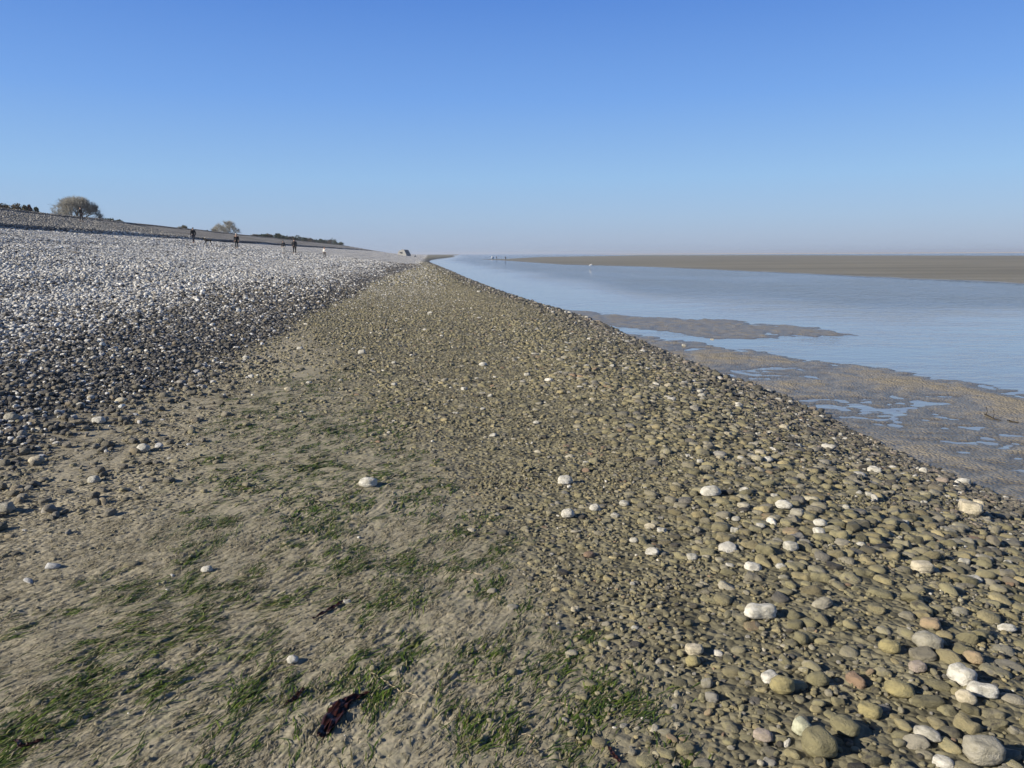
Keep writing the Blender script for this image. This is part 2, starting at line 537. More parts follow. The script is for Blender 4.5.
PM_I = pebble_mat('pebble_stuff', 'inst')
PM_O = pebble_mat('pebble', 'obj')


def noise3(V, s, seed):
    return (noise(V[:, 0] * s + seed, V[:, 1] * s + 3.7 * V[:, 2] * s, seed) + noise(V[:, 1] * s - seed, V[:, 2] * s + 2.1 * V[:, 0] * s, seed + 5)) * 0.5


def pebble_shapes(sub, n, seed, rough=1.0):
    V0, Fc = icosphere(sub); out = []
    r = np.random.default_rng(seed)
    for k in range(n):
        V = V0.copy()
        e = r.uniform(1.8, 3.2)                       # superellipsoid
        nn = (np.abs(V) ** e).sum(1) ** (1 / e)
        V = V / nn[:, None]
        V = V * (1 + 0.16 * rough * noise3(V0, 0.8, seed * 31 + k)[:, None] + 0.05 * rough * noise3(V0, 2.2, seed * 17 + k)[:, None])
        V[:, 0] *= 1 + 0.15 * V[:, 1] * r.uniform(-1, 1)
        if k % 4 == 1: V *= 1 - 0.18 * np.exp(-(V[:, :1] / 0.35) ** 2)      # waisted
        for _ in range(k % 3 + (2 if k % 6 == 5 else 0)):           # worn flats and old breaks
            nn = r.normal(0, 1, 3); nn /= np.linalg.norm(nn); dd = V @ nn; lim = r.uniform(0.55, 0.82)
            V = V - np.clip(dd - lim, 0, None)[:, None] * nn * 0.85
        V[:, 2] = np.where(V[:, 2] > 0, V[:, 2] * 1.0, V[:, 2] * 0.8)
        out.append(V)
    return out, Fc


shape_col = bpy.data.collections.new('pebble_shapes')     # only feeds the instances below
SV, SF = pebble_shapes(3, 18, 5)
for k, V in enumerate(SV):
    me = mesh_np('pebble_shape', V, SF); me.materials.append(PM_I)
    o = bpy.data.objects.new('pebble_shape%02d' % k, me); shape_col.objects.link(o)
SHAPES_O = []
SVo, SFo = pebble_shapes(4, 18, 9)
for k, V in enumerate(SVo):
    me = mesh_np('pebble', V, SFo); me.materials.append(PM_O); SHAPES_O.append(me)


def instancer(name, P, rot, scl, var, tint, silt):
    me = bpy.data.meshes.new(name)
    me.vertices.add(len(P)); me.vertices.foreach_set('co', P.astype(np.float32).ravel())
    add_attr(me, 'rot', rot.astype(np.float32), 'FLOAT_VECTOR')
    add_attr(me, 'scl', scl.astype(np.float32), 'FLOAT_VECTOR')
    add_attr(me, 'var', var.astype(np.int32), 'INT')
    add_attr(me, 'tint', tint.astype(np.float32), 'FLOAT_COLOR')
    add_attr(me, 'silt', silt.astype(np.float32), 'FLOAT')
    me.materials.append(PM_I)
    o = link(name, me)
    g = bpy.data.node_groups.new(name, 'GeometryNodeTree')
    g.interface.new_socket('Geometry', in_out='INPUT', socket_type='NodeSocketGeometry')
    g.interface.new_socket('Geometry', in_out='OUTPUT', socket_type='NodeSocketGeometry')
    gi = g.nodes.new('NodeGroupInput'); go = g.nodes.new('NodeGroupOutput')
    ip = g.nodes.new('GeometryNodeInstanceOnPoints'); ci = g.nodes.new('GeometryNodeCollectionInfo')
    ci.inputs['Collection'].default_value = shape_col
    ci.inputs['Separate Children'].default_value = True; ci.inputs['Reset Children'].default_value = True
    ip.inputs['Pick Instance'].default_value = True

    def na(nm, t):
        q = g.nodes.new('GeometryNodeInputNamedAttribute'); q.data_type = t; q.inputs['Name'].default_value = nm
        return q.outputs['Attribute']
    g.links.new(gi.outputs[0], ip.inputs['Points']); g.links.new(ci.outputs[0], ip.inputs['Instance'])
    g.links.new(na('var', 'INT'), ip.inputs['Instance Index'])
    g.links.new(na('rot', 'FLOAT_VECTOR'), ip.inputs['Rotation']); g.links.new(na('scl', 'FLOAT_VECTOR'), ip.inputs['Scale'])
    g.links.new(ip.outputs[0], go.inputs[0])
    md = o.modifiers.new('scatter', 'NODES'); md.node_group = g
    return o


def normals(x, y):
    e = 0.03
    hx = (height(x + e, y) - height(x - e, y)) / (2 * e); hy = (height(x, y + e) - height(x, y - e)) / (2 * e)
    return hx, hy


class Pebs:
    def __init__(s): s.d = []

    def add(s, x, y, r, kind, sink=(0.15, 0.55), align=None, spread=1.0, flat=(0.45, 0.75)):
        n = len(x)
        if n == 0: return
        asp = rng.uniform(0.5, 0.95, n)
        rx = r; ry = r * asp; rz = r * rng.uniform(flat[0], flat[1], n) * 0.9
        if align is None: a = rng.uniform(0, 2 * math.pi, n)
        else: a = math.atan2(align[1], align[0]) + rng.normal(0, spread, n)
        rot = np.stack([rng.normal(0, 0.16, n), rng.normal(0, 0.16, n), a], -1)
        z = height(x, y) + rz * (1 - 2 * rng.uniform(sink[0], sink[1], n)) * 0.9
        tint, silt = tints(kind, n, x, y)
        s.d.append((np.stack([x, y, z], -1), rot, np.stack([rx, ry, rz], -1), rng.integers(0, 18, n), tint, silt))

    def cat(s): return [np.concatenate([q[i] for q in s.d]) for i in range(6)]


def pick(n, table):
    w = np.array([t[0] for t in table], float); w /= w.sum()
    i = rng.choice(len(table), n, p=w)
    return np.array([t[1] for t in table], float)[i]


def tints(kind, n, x, y):
    v = rng.uniform(0.72, 1.28, (n, 1))
    if kind == 'bar':
        c = pick(n, [(6, (0.21, 0.18, 0.105)), (6, (0.16, 0.145, 0.085)), (5, (0.22, 0.20, 0.15)), (3, (0.14, 0.13, 0.11)), (2.5, (0.32, 0.27, 0.15)), (1.4, (0.36, 0.33, 0.26)), (0.6, (0.26, 0.18, 0.12)), (4, (0.065, 0.058, 0.047)), (1.5, (0.27, 0.255, 0.225)), (0.5, (0.62, 0.59, 0.52))])
        silt = rng.uniform(-0.35, 1.0, n).clip(0, 1) * (c[:, 0] < 0.5)
        c = np.where(((c[:, 0] > 0.5) & (y < 9) & (rng.uniform(0, 1, n) < 0.6))[:, None], np.array([0.27, 0.25, 0.19]), c)
        wp = 0.30 * sm(14, 45, y) * sm(-1.8, 1.2, Lof(x, y))
        w_ = rng.uniform(0, 1, n) < wp
        c[w_] = rng.uniform(0.35, 0.62, (int(w_.sum()), 1)) * np.array([1, .97, .9]); silt[w_] = 0
    elif kind == 'grit':
        c = pick(n, [(6, (0.27, 0.235, 0.165)), (4, (0.19, 0.165, 0.115)), (3, (0.32, 0.28, 0.2)), (1.6, (0.10, 0.09, 0.08)), (0.3, (0.6, 0.58, 0.52))])
        silt = rng.uniform(0.2, 1.0, n) * (c[:, 0] < 0.5)
    elif kind == 'toe':
        c = pick(n, [(6, (0.09, 0.085, 0.075)), (5, (0.16, 0.14, 0.11)), (3, (0.22, 0.20, 0.17)), (1.5, (0.28, 0.23, 0.19)), (1.2, (0.55, 0.53, 0.48))])
        silt = rng.uniform(0.0, 0.35, n)
    else:
        L = Lof(x, y)
        k = sm(4.0, 10.0, L + 2.0 * fbm(x * .25, y * .12, 101, 2) + 1.6 * noise(L * 0.9, y * .04, 103) + 1.5 * sm(15, 50, y))
        lightp = 0.13 + 0.73 * k - 0.22 * k * sm(0.1, 0.6, noise(L * 0.55, y * .03, 104))
        isl = rng.uniform(0, 1, n) < lightp
        a = pick(n, [(5, (0.055, 0.053, 0.056)), (4, (0.095, 0.088, 0.085)), (3, (0.15, 0.135, 0.115)), (1.5, (0.20, 0.165, 0.12)), (1.5, (0.22, 0.21, 0.205))])
        b = pick(n, [(7, (0.74, 0.72, 0.67)), (4, (0.56, 0.545, 0.51)), (3, (0.36, 0.35, 0.335)), (1, (0.5, 0.45, 0.37))])
        c = np.where(isl[:, None], b, a)
        silt = rng.uniform(0.0, 0.25, n) * np.where(isl, 0.3, 1) * (1 - k * .7)
    c = np.clip(c * v, 0, 0.8)
    return np.concatenate([c, np.ones((n, 1))], 1), silt


def in_view(x, y, m=1.12, pad=1.2):
    return (y > 1.2) & (np.abs(x) < 0.69 * y * m + pad)


def points(x0, x1, y0, y1, dens):
    n = int((x1 - x0) * (y1 - y0) * dens)
    return rng.uniform(x0, x1, n), rng.uniform(y0, y1, n)


PB = Pebs(); PS = Pebs(); PT = Pebs(); PG = Pebs()


def lognorm(n, med, sig, lo, hi):
    return np.clip(np.exp(rng.normal(math.log(med), sig, n)), lo, hi)


# gravel bar
for (y0, y1, x0, x1, dens, med, lo) in ((1.7, 5, -1, 6.5, 480, 0.025, 0.008), (5, 10, -3, 6.5, 420, 0.020, 0.010), (10, 20, -6, 6, 330, 0.0205, 0.014), (20, 40, -8, 5, 300, 0.023, 0.016), (40, 80, -12, 2, 36, 0.05, 0.035), (80, 170, -22, -2, 9, 0.09, 0.06)):
    x, y = points(x0, x1, y0, y1, dens)
    k = in_view(x, y); x, y = x[k], y[k]
    s, b, a, g, tb = zones(x, y)
    L = Lof(x, y); cl = sm(-0.35, 0.3, fbm(x * 0.8, y * 0.8, 111, 2))
    p = b * (1 - s) * (L > toe(y) + 0.1) * (0.35 + 0.65 * cl) * (1 - .8 * tb)
    k = rng.uniform(0, 1, len(x)) < p
    x, y = x[k], y[k]
    grow = 0.50 + 0.80 * sm(-0.7, -2.5, Lof(x, y)) + 0.34 * sm(4.5, 9, y) * sm(-3, 0, Lof(x, y))
    r = lognorm(len(x), med, 0.5, lo, 0.062) * grow if y1 <= 20 else lognorm(len(x), med, 0.3, lo, 0.13)
    r = np.clip(r, lo * .8, 0.055) if y1 <= 20 else r
    PB.add(x, y, r, 'bar', align=BD, spread=0.5 + 0.5 * (y0 >= 10), sink=(0.36, 0.66), flat=(0.42, 0.76))
# small stuff in the bar and along its foot
for (y0, y1, x0, x1, dens) in ((1.7, 6, -1, 6.5, 1500), (6, 13, -4, 6.5, 480), (13, 26, -6, 5, 150)):
    x, y = points(x0, x1, y0, y1, dens)
    k = in_view(x, y); x, y = x[k], y[k]
    s, b, a, g, tb = zones(x, y)
    k = rng.uniform(0, 1, len(x)) < b * (1 - s) * (Lof(x, y) > toe(y) + 0.02) * (0.25 + .75 * sm(-.2, .35, fbm(x * 1.6, y * 1.6, 113, 2)))
    x, y = x[k], y[k]
    PG.add(x, y, lognorm(len(x), 0.0085 * max(1, y0 / 5), 0.35, 0.005, 0.03), 'bar', sink=(0.1, 0.45), flat=(.5, .9))
for (y0, y1, dens, med) in ((3, 10, 2100, 0.012), (10, 22, 700, 0.019), (22, 60, 170, 0.034), (60, 170, 14, .07)):
    n = int((y1 - y0) * 1.7 * dens)
    y = rng.uniform(y0, y1, n); d = rng.exponential(0.62, n) - .05
    x = -(toe(y) + d) - SH * y
    k = in_view(x, y) & (d < 2.2); x, y = x[k], y[k]
    PT.add(x, y, lognorm(len(x), med, 0.45, 0.006, 0.1), 'toe', sink=(0.05, 0.4), flat=(.45, .85))
# grit over the sand
x, y = points(-4.5, 2, 1.7, 5.5, 700)
k = in_view(x, y); x, y = x[k], y[k]
s, b, a, g, tb = zones(x, y)
k = rng.uniform(0, 1, len(x)) < (1 - b) * (1 - s) * sm(-.3, .5, fbm(x * 1.9, y * 1.9, 117, 2)) * .8
x, y = x[k], y[k]
PG.add(x, y, lognorm(len(x), 0.0042, 0.45, 0.002, 0.012), 'grit', sink=(0.1, 0.5))
for (y0, y1, x0, x1, dens, med) in ((1.7, 5, -5, 2, 260, 0.0085), (5, 10, -8, 2, 330, 0.013), (10, 20, -8, 1, 200, 0.019), (20, 40, -9, 0, 70, 0.03)):
    x, y = points(x0, x1, y0, y1, dens)
    k = in_view(x, y); x, y = x[k], y[k]
    s, b, a, g, tb = zones(x, y)
    k = rng.uniform(0, 1, len(x)) < np.clip(g + 0.07, 0, 1) * (1 - b) * (1 - s)
    x, y = x[k], y[k]
    PG.add(x, y, lognorm(len(x), med, 0.45, 0.005, 0.04), 'grit', align=AD, spread=0.8, sink=(0.2, 0.55))
# the shingle bank, stones on stones
for (y0, y1, x0, x1, dens, med, lo, hi) in ((3.5, 12, -14, -3, 1250, 0.019, 0.010, 0.05), (12, 22, -22, -4, 900, 0.023, 0.017, 0.06), (22, 40, -38, -5, 430, 0.031, 0.02, 0.08), (40, 70, -62, -7, 150, 0.052, 0.035, 0.11), (70, 130, -80, -10, 42, 0.088, 0.06, 0.16)):
    x, y = points(x0, x1, y0, y1, dens)
    k = in_view(x, y, 1.06, .8); x, y = x[k], y[k]
    L = Lof(x, y)
    k = L < 36; x, y = x[k], y[k]
    s, b, a, g, tb = zones(x, y)
    k = rng.uniform(0, 1, len(x)) < np.clip(s, 0, 1) ** 1.3; x, y = x[k], y[k]
    r = lognorm(len(x), med, 0.35, lo, hi)
    PS.add(x, y, r, 'shingle', sink=(-0.35, 0.45) if y1 < 41 else (0.2, 0.6), flat=(0.5, 0.85) if y1 < 41 else (0.4, 0.6))
x, y = points(-9, -2, 3.2, 12, 42)
k = in_view(x, y, 1.06, .8); x, y = x[k], y[k]; L = Lof(x, y)
k = rng.uniform(0, 1, len(x)) < sm(1.7, 3.0, L + .5 * fbm(x, y, 119, 2)) * sm(5.5, 4.2, L); x, y = x[k], y[k]
PS.add(x, y, lognorm(len(x), 0.032, 0.35, 0.018, 0.06), 'shingle', sink=(0.1, .5), flat=(.55, .85))
PS.d[-1][4][:, :3] = np.clip(PS.d[-1][4][:, :3] * 0.95 + np.array([0.07, 0.06, 0.035]), 0, .5)
# paler stones on the ridge above
x, y = points(-75, -10, 40, 130, 14)
k = in_view(x, y, 1.03, .5) & (Lof(x, y) > 36) & (Lof(x, y) < 54); x, y = x[k], y[k]
c0 = len(PS.d)
PS.add(x, y, lognorm(len(x), 0.075, 0.3, 0.05, 0.14), 'shingle', sink=(0.1, .5))
PS.d[c0][4][:, :3] = 0.12 + PS.d[c0][4][:, :3] * np.array([0.32, 0.30, 0.27])

# ------------------------------------------------------------------ pebbles one can point to
# (u, v) in the photograph, width in px, colour, label, short name as a landmark
WH = (0.66, 0.64, 0.59); CR = (0.62, 0.55, 0.42); GY = (0.36, 0.34, 0.29); YE = (0.34, 0.29, 0.14); OL = (0.20, 0.18, 0.10); PK = (0.40, 0.33, 0.30); OR = (0.38, 0.28, 0.18)
MAIN = [
    (760, 614, 30, WH, 0.42, 0, 'long white pebble shaped like a bar, lying on brown silt', 'white bar-shaped pebble'),
    (368, 484, 18, WH, 0.6, 0, 'round white pebble casting a shadow in the middle of the green algae', 'white pebble amid the algae'),
    (968, 510, 25, CR, 0.6, -20, 'cream forked pebble near the foot of the gravel bar', 'cream forked pebble'),
    (961, 679, 24, WH, 0.8, -50, 'large oval white pebble at the lower right, touching a peanut-shaped one', 'large oval white pebble'),
    (982, 692, 26, WH, 0.45, -10, 'white peanut-shaped pebble touching the large oval white one', 'white peanut-shaped pebble'),
    (711, 493, 20, WH, 0.6, 0, 'flat white oval pebble alone on the middle of the bar', 'flat white oval pebble'),
    (144, 450, 13, WH, 0.8, 0, 'round white pebble at the edge of the dark shingle and the sand', 'white pebble at the shingle edge'),
    (770, 679, 16, WH, 0.65, 10, 'white flat pebble leaning on a rounder yellow one', 'white leaning pebble'),
    (782, 688, 22, YE, 0.75, 0, 'round yellow pebble under the white leaning one', 'round yellow pebble'),
    (983, 755, 31, GY, 0.75, 0, 'largest grey pebble with a pale top, in the lower right corner', 'largest grey pebble'),
    (899, 691, 26, YE, 0.6, -25, 'oval yellow pebble with dark speckles at the lower right', 'speckled yellow pebble'),
    (565, 482, 14, WH, 0.75, 0, 'rounded white pebble left of centre on the bar, above a smaller one', 'upper white pebble of two'),
    (568, 516, 13, WH, 0.8, 0, 'rounded white pebble just below another on the brown grit', 'lower white pebble of two'),
    (784, 506, 17, WH, 0.6, -20, 'oval white pebble up the bar, with a smaller one at its right', 'oval white pebble up the bar'),
    (797, 514, 13, GY, 0.6, -25, 'small pale grey pebble at the right of an oval white one', None),
    (927, 644, 26, GY, 0.65, -25, 'large pale grey oval pebble above the white pair', 'large pale grey pebble'),
    (922, 569, 19, CR, 0.65, 0, 'cream oval pebble among olive ones on the right', 'cream oval pebble'),
    (801, 730, 17, (0.55, 0.56, 0.42), 0.9, -60, 'pale greenish angular pebble standing on edge near the bottom', 'pale greenish angular pebble'),
    (763, 737, 17, PK, 0.6, -20, 'pinkish grey pebble near the bottom, left of a pale greenish one', None),
    (207, 570, 11, WH, 0.6, 0, 'small white pebble alone on the bare rippled sand', 'lone white pebble on bare sand'),
    (293, 661, 11, WH, 0.8, 0, 'small white pebble between the algae and the dark kelp', 'white pebble near the kelp'),
    (362, 353, 7, WH, 0.7, 0, 'small white pebble far up the sand, between shingle and bar', 'white pebble far up the sand'),
    (483, 365, 8, WH, 0.6, 0, 'small white pebble far up the middle of the bar', 'white pebble far up the bar'),
    (694, 651, 16, CR, 0.6, 0, 'cream oval pebble beside dark grit at the edge of the sand', 'cream pebble beside dark grit'),
    (693, 663, 14, YE, 0.8, 0, 'small yellow pebble just under a cream oval one', None),
    (99, 422, 12, WH, 0.7, 0, 'white rounded pebble among grey ones at the foot of the dark shingle', 'white pebble under the dark shingle'),
    (37, 461, 14, CR, 0.6, 15, 'cream oval pebble at the left, lowest of the shingle foot', 'cream pebble at the left'),
    (12, 419, 14, GY, 0.75, 0, 'pale grey pebble at the left edge against the dark shingle', 'pale grey pebble at the left edge'),
    (6, 510, 14, GY, 0.8, 0, 'grey pebble lying on smooth bare sand at the left edge', 'grey pebble on smooth sand'),
    (844, 728, 26, OL, 0.6, -35, 'long olive pebble near the bottom with a dark shadow', 'long olive pebble'),
    (818, 748, 27, OL, 0.9, -60, 'big mossy olive pebble at the bottom, upright', 'mossy olive pebble'),
    (927, 736, 23, (0.5, 0.48, 0.44), 0.55, -28, 'grey white-streaked long pebble with a hard shadow, near the bottom', 'grey long pebble'),
    (943, 764, 17, WH, 0.6, -20, 'white pebble cut off by the bottom edge', None),
    (973, 660, 18, OR, 0.7, -30, 'rusty orange pebble above the large oval white one', 'rusty orange pebble'),
    (966, 700, 18, CR, 0.8, -30, 'pale cream pebble just below the large oval white one', None),
    (930, 625, 17, OR, 0.6, -20, 'orange cream pebble right above the large pale grey one', None),
    (889, 649, 19, YE, 0.7, -15, 'olive yellow rounded pebble left of the large pale grey one', None),
    (869, 713, 19, YE, 0.7, -20, 'bright yellow oval pebble above the long olive one', 'bright yellow pebble'),
    (1007, 629, 17, WH, 0.4, -5, 'thin white flat pebble at the right edge', 'thin white flat pebble'),
    (917, 669, 15, PK, 0.75, 0, 'pinkish grey pebble between the pale grey and the speckled yellow ones', None),
    (820, 524, 13, WH, 0.6, -15, 'white oval pebble right of a smaller one on the bar', 'white oval pebble further right'),
    (818, 534, 12, WH, 0.8, 0, 'angular white pebble right under another white oval', None),
    (936, 489, 12, WH, 0.5, -10, 'white flat pebble near the foot of the bar, left of the cream one', 'white flat pebble near the foot'),
    (963, 483, 15, WH, 0.5, 0, 'bright white pebble at the very foot of the bar beside the wet sand', 'bright white pebble at the foot'),
    (977, 504, 13, CR, 0.35, -35, 'thin cream splinter lying on the cream forked pebble', None),
    (923, 472, 8, WH, 0.9, 30, 'small angular white pebble beside the wet sand flat', None),
    (874, 471, 13, WH, 0.4, -20, 'thin slanted white pebble near the foot of the bar', 'thin slanted white pebble'),
    (818, 682, 20, OL, 0.7, 0, 'olive grey blunt pebble in the lower right, right of the yellow one', None),
]
SMALL = [(744, 491, 9), (775, 496, 8), (760, 526, 10), (736, 519, 9), (734, 531, 9), (729, 566, 9), (781, 567, 11), (964, 562, 11), (974, 580, 13), (1007, 563, 9), (790, 548, 15),
         (595, 509, 11), (624, 504, 10), (615, 516, 9), (650, 527, 11), (662, 531, 10), (634, 541, 9), (652, 552, 13), (692, 558, 10), (635, 628, 8), (347, 602, 8), (575, 610, 9),
         (94, 481, 12), (79, 406, 10), (37, 431, 8), (122, 401, 12), (246, 358, 7), (300, 349, 6), (288, 390, 8), (7, 376, 10), (6, 357, 9), (394, 363, 5), (394, 385, 5),
         (464, 389, 7), (490, 396, 5), (483, 409, 6), (493, 435, 7), (592, 400, 6), (536, 423, 6), (527, 375, 6), (559, 381, 4), (534, 354, 5), (430, 313, 5), (503, 316, 4),
         (479, 292, 4), (442, 336, 4), (586, 463, 7), (309, 383, 6), (381, 334, 5), (625, 364, 5), (639, 365, 5), (760, 453, 10), (768, 460, 10), (728, 434, 8), (758, 435, 6), (798, 446, 8),
         (784, 428, 10), (739, 407, 8), (902, 456, 7), (668, 386, 7), (700, 392, 7), (652, 402, 7), (702, 396, 8), (712, 340, 4), (684, 346, 5), (612, 366, 5), (605, 352, 5), (566, 343, 4),
         (741, 394, 6), (800, 421, 5), (868, 495, 8), (846, 508, 7), (905, 523, 8), (861, 545, 9), (700, 462, 6), (688, 456, 6), (741, 459, 8), (720, 458, 8)]

land = []


def ground_at(u, v):
    d = ray(u, v); t = (0 - EYE) / d[2]
    lo, hi = 0.2, 400.0
    ts = np.geomspace(0.5, 300, 3000)
    X = d[0] * ts; Y = d[1] * ts; Z = EYE + d[2] * ts
    below = Z < height(X, Y)
    i = int(np.argmax(below)); t = (ts[i - 1] + ts[i]) / 2
    return d[0] * t, d[1] * t


def stone(x, y, rx, ry, rz, rotz, shape, colr, silt, label, group=None, up=0.55, tilt=(0, 0)):
    o = bpy.data.objects.new('pebble', SHAPES_O[shape]); COL.objects.link(o)
    z = float(height(x, y)[0])
    o.location = (x, y, z + rz * up); o.scale = (rx, ry, rz); o.rotation_euler = (tilt[0], tilt[1], rotz)
    o.color = (colr[0], colr[1], colr[2], silt)
    tag(o, label, 'pebble', group)
    return o


GRP = 'pebbles scattered on the beach'
for i, (u, v, w, cl, asp, ang, lab, short) in enumerate(MAIN):
    x, y = ground_at(u, v + w * 0.12)
    dep = math.hypot(y, EYE)
    rx = w * dep / F / 2 * 1.02
    # a look at the plan angle that gives that slant in the picture
    rot = math.atan2(math.sin(R(ang)) * 2.0, math.cos(R(ang)))
    rr = rx * asp * (1.25 if asp < 0.7 else 1.05)
    stone(x, y, rx, rr, min(rx * max(0.55, asp * 1.0), rx * 0.9), rot, 9 if 'peanut' in lab or 'bar, ly' in lab else (10 if 'angular' in lab or 'forked' in lab else [0, 3, 6, 12, 15, 4, 2][i % 7]), cl, 0.25 if cl in (YE, OL, GY) else 0.3, lab, GRP, up=0.62)
    land.append((u, v, short))
DIRS = ['right of', 'upper right of', 'above', 'upper left of', 'left of', 'lower left of', 'below', 'lower right of']
ORD = ['nearest', 'second', 'third', 'fourth', 'fifth', 'sixth', 'seventh', 'eighth', 'ninth', 'tenth', 'eleventh', 'twelfth', 'thirteenth', 'fourteenth', 'fifteenth', 'sixteenth']
used = {}


def describe(cands):
    """cands: list of dicts with u, v, look; gives each a label from the nearest landmark"""
    byk = {}
    for c in cands:
        best = min((t for t in land if t[2]), key=lambda t: math.hypot(t[0] - c['u'], (t[1] - c['v']) * 1.5))
        d = math.atan2(best[1] - c['v'], c['u'] - best[0]); k = int(round(d / (math.pi / 4))) % 8
        c['dist'] = math.hypot(best[0] - c['u'], best[1] - c['v'])
        byk.setdefault((c['look'], best[2], k), []).append(c)
    for (look, nm, k), cs in byk.items():
        cs.sort(key=lambda c: c['dist'])
        for r, c in enumerate(cs):
            if r == 0: c['label'] = '%s %s the %s' % (look, DIRS[k], nm) + (', nearest one' if len(cs) > 1 else '')
            else: c['label'] = '%s %s the %s, %s out' % (look, DIRS[k], nm, ORD[min(r, 15)])


cands = []
for (u, v, w) in SMALL:
    x, y = ground_at(u, v + w * .1)
    cands.append(dict(u=u, v=v, w=w, x=x, y=y, look='small white pebble'))
describe(cands)
for c in cands:
    rx = c['w'] * math.hypot(c['y'], EYE) / F / 2
    q = random.random()
    stone(c['x'], c['y'], rx, rx * random.uniform(.7, .95), rx * random.uniform(.5, .75), random.uniform(-.5, .5), random.randrange(12),
          tuple(np.array(random.choice([WH, WH, CR, (0.62, 0.6, 0.55)])) * random.uniform(.8, 1.0)), 0.35, c['label'], GRP, up=0.5)

# the largest of the scattered bar pebbles become things of their own, up to about 300 in all
P, Ro, Sc, Va, Ti, Si = PB.cat()
# no scattered stone inside a landmark
keep = np.ones(len(P), bool)
for o in [o for o in COL.objects if o.name.startswith('pebble')]:
    keep &= np.hypot(P[:, 0] - o.location.x, P[:, 1] - o.location.y) > (o.scale.x + Sc[:, 0]) * 0.72
# thin out big ones that cut through each other
idx = np.where(keep & (P[:, 1] < 9))[0]
idx = idx[np.argsort(-Sc[idx, 0])]
cell = {}
for i in idx:
    cx, cy = int(P[i, 0] / .12), int(P[i, 1] / .12); bad = False
    for ax in (-1, 0, 1):
        for ay in (-1, 0, 1):
            for j in cell.get((cx + ax, cy + ay), ()):
                if math.hypot(P[i, 0] - P[j, 0], P[i, 1] - P[j, 1]) < (Sc[i, 0] + Sc[j, 0]) * 0.68: bad = True; break
            if bad: break
        if bad: break
    if bad: keep[i] = False
    elif Sc[i, 0] > .012: cell.setdefault((cx, cy), []).append(i)
U, Vv, Dp = project(P[:, 0], P[:, 1], P[:, 2])
score = np.where(keep & (U > 4) & (U < 1020) & (Vv < 764), Sc[:, 0] / Dp, 0)
big = np.argsort(-score)[:300 - len(MAIN) - len(SMALL)]
cands = []
for i in big:
    c = Ti[i]
    if c[0] > 0.45: look = 'pale pebble'
    elif c[0] > 0.27: look = 'buff pebble'
    elif c[0] / max(c[2], 1e-3) > 1.7: look = 'olive pebble'
    elif c[0] < 0.15: look = 'dark pebble'
    else: look = 'brownish pebble'
    look = ('large ' if Sc[i, 0] > 0.05 else 'sunken ') + look
    cands.append(dict(u=U[i], v=Vv[i], i=i, look=look))
describe(cands)
for c in cands:
    i = c['i']
    o = bpy.data.objects.new('pebble', SHAPES_O[int(Va[i])]); COL.objects.link(o)
    o.location = P[i]; o.scale = Sc[i]; o.rotation_euler = Ro[i]; o.color = (Ti[i][0], Ti[i][1], Ti[i][2], Si[i])
    tag(o, c['label'], 'pebble', GRP)
keep[big] = False
o = instancer('gravel', P[keep], Ro[keep], Sc[keep], Va[keep], Ti[keep], Si[keep])
tag(o, 'olive and brown silt-coated gravel of the low bar along the water', 'gravel', kind='stuff')
o = instancer('grit', *PG.cat())
tag(o, 'fine grit and little stones strewn over the sand and bar', 'grit', kind='stuff')
o = instancer('fine_gravel', *PT.cat())
tag(o, 'dark fine gravel and shells along the foot of the bar', 'gravel', kind='stuff')
o = instancer('shingle', *PS.cat())
tag(o, 'black and white shingle bank rising on the left', 'shingle', kind='stuff')
print('pebbles', keep.sum(), len(PG.cat()[0]), len(PT.cat()[0]), len(PS.cat()[0]))

# ------------------------------------------------------------------ algae: ribbons lying on the sand
def strands(cx, cy, n_each, ln, wd, colf):
    """flat wavy ribbons in clusters; returns vertices, faces, colours"""
    N = n_each.sum(); ci = np.repeat(np.arange(len(cx)), n_each)
    base = math.atan2(AD[1], AD[0])
    ca = base + 0.03 + rng.normal(0, 0.26, len(cx)) + 0.5 * noise(cx * .8, cy * .8, 131)
    sp = 0.034 * rng.uniform(0.5, 1.4, len(cx))
    a = ca[ci] + rng.normal(0, 0.15, N)
    x = cx[ci] + rng.normal(0, 1, N) * sp[ci] * np.cos(ca[ci]) * 1.6 + rng.normal(0, 1, N) * sp[ci] * 0.45 * np.sin(ca[ci])
    y = cy[ci] + rng.normal(0, 1, N) * sp[ci] * np.sin(ca[ci]) * 1.6 - rng.normal(0, 1, N) * sp[ci] * 0.45 * np.cos(ca[ci])
    K = 7
    Ls = ln * rng.uniform(0.35, 1.5, N); curv = rng.normal(0, 4.0, N)
    ph = rng.uniform(0, 6.28, N)
    lift = rng.uniform(0.001, 0.006, N)
    rows = []
    px, py = x.copy(), y.copy()
    for k in range(K):
        t = k / (K - 1)
        w = wd * rng.uniform(0.8, 1.2, N) * (0.25 + 1.1 * math.sin(math.pi * min(1, t * .85 + .1)))
        h = height(px, py) + 0.0012 + lift * math.sin(math.pi * t) + 0.0015 * np.sin(ph + 9 * t)
        nx, ny = -np.sin(a), np.cos(a)
        tw = 0.5 * w * np.sin(ph * 2 + 4 * t) * .6
        rows.append(np.stack([px - nx * w, py - ny * w, h - tw], -1)); rows.append(np.stack([px + nx * w, py + ny * w, h + tw], -1))
        px = px + np.cos(a) * Ls / (K - 1); py = py + np.sin(a) * Ls / (K - 1)
        a = a + curv * Ls / (K - 1) + rng.normal(0, 0.12, N)
    V = np.stack(rows, 1).reshape(-1, 3)
    b = (np.arange(N) * 2 * K)[:, None, None]; q = (np.arange(K - 1) * 2)[None, :, None]
    Fq = (b + q + np.array([0, 1, 3, 2])[None, None, :]).reshape(-1, 4)
    C = np.repeat(colf(N), 2 * K, 0)
    return V, Fq, C


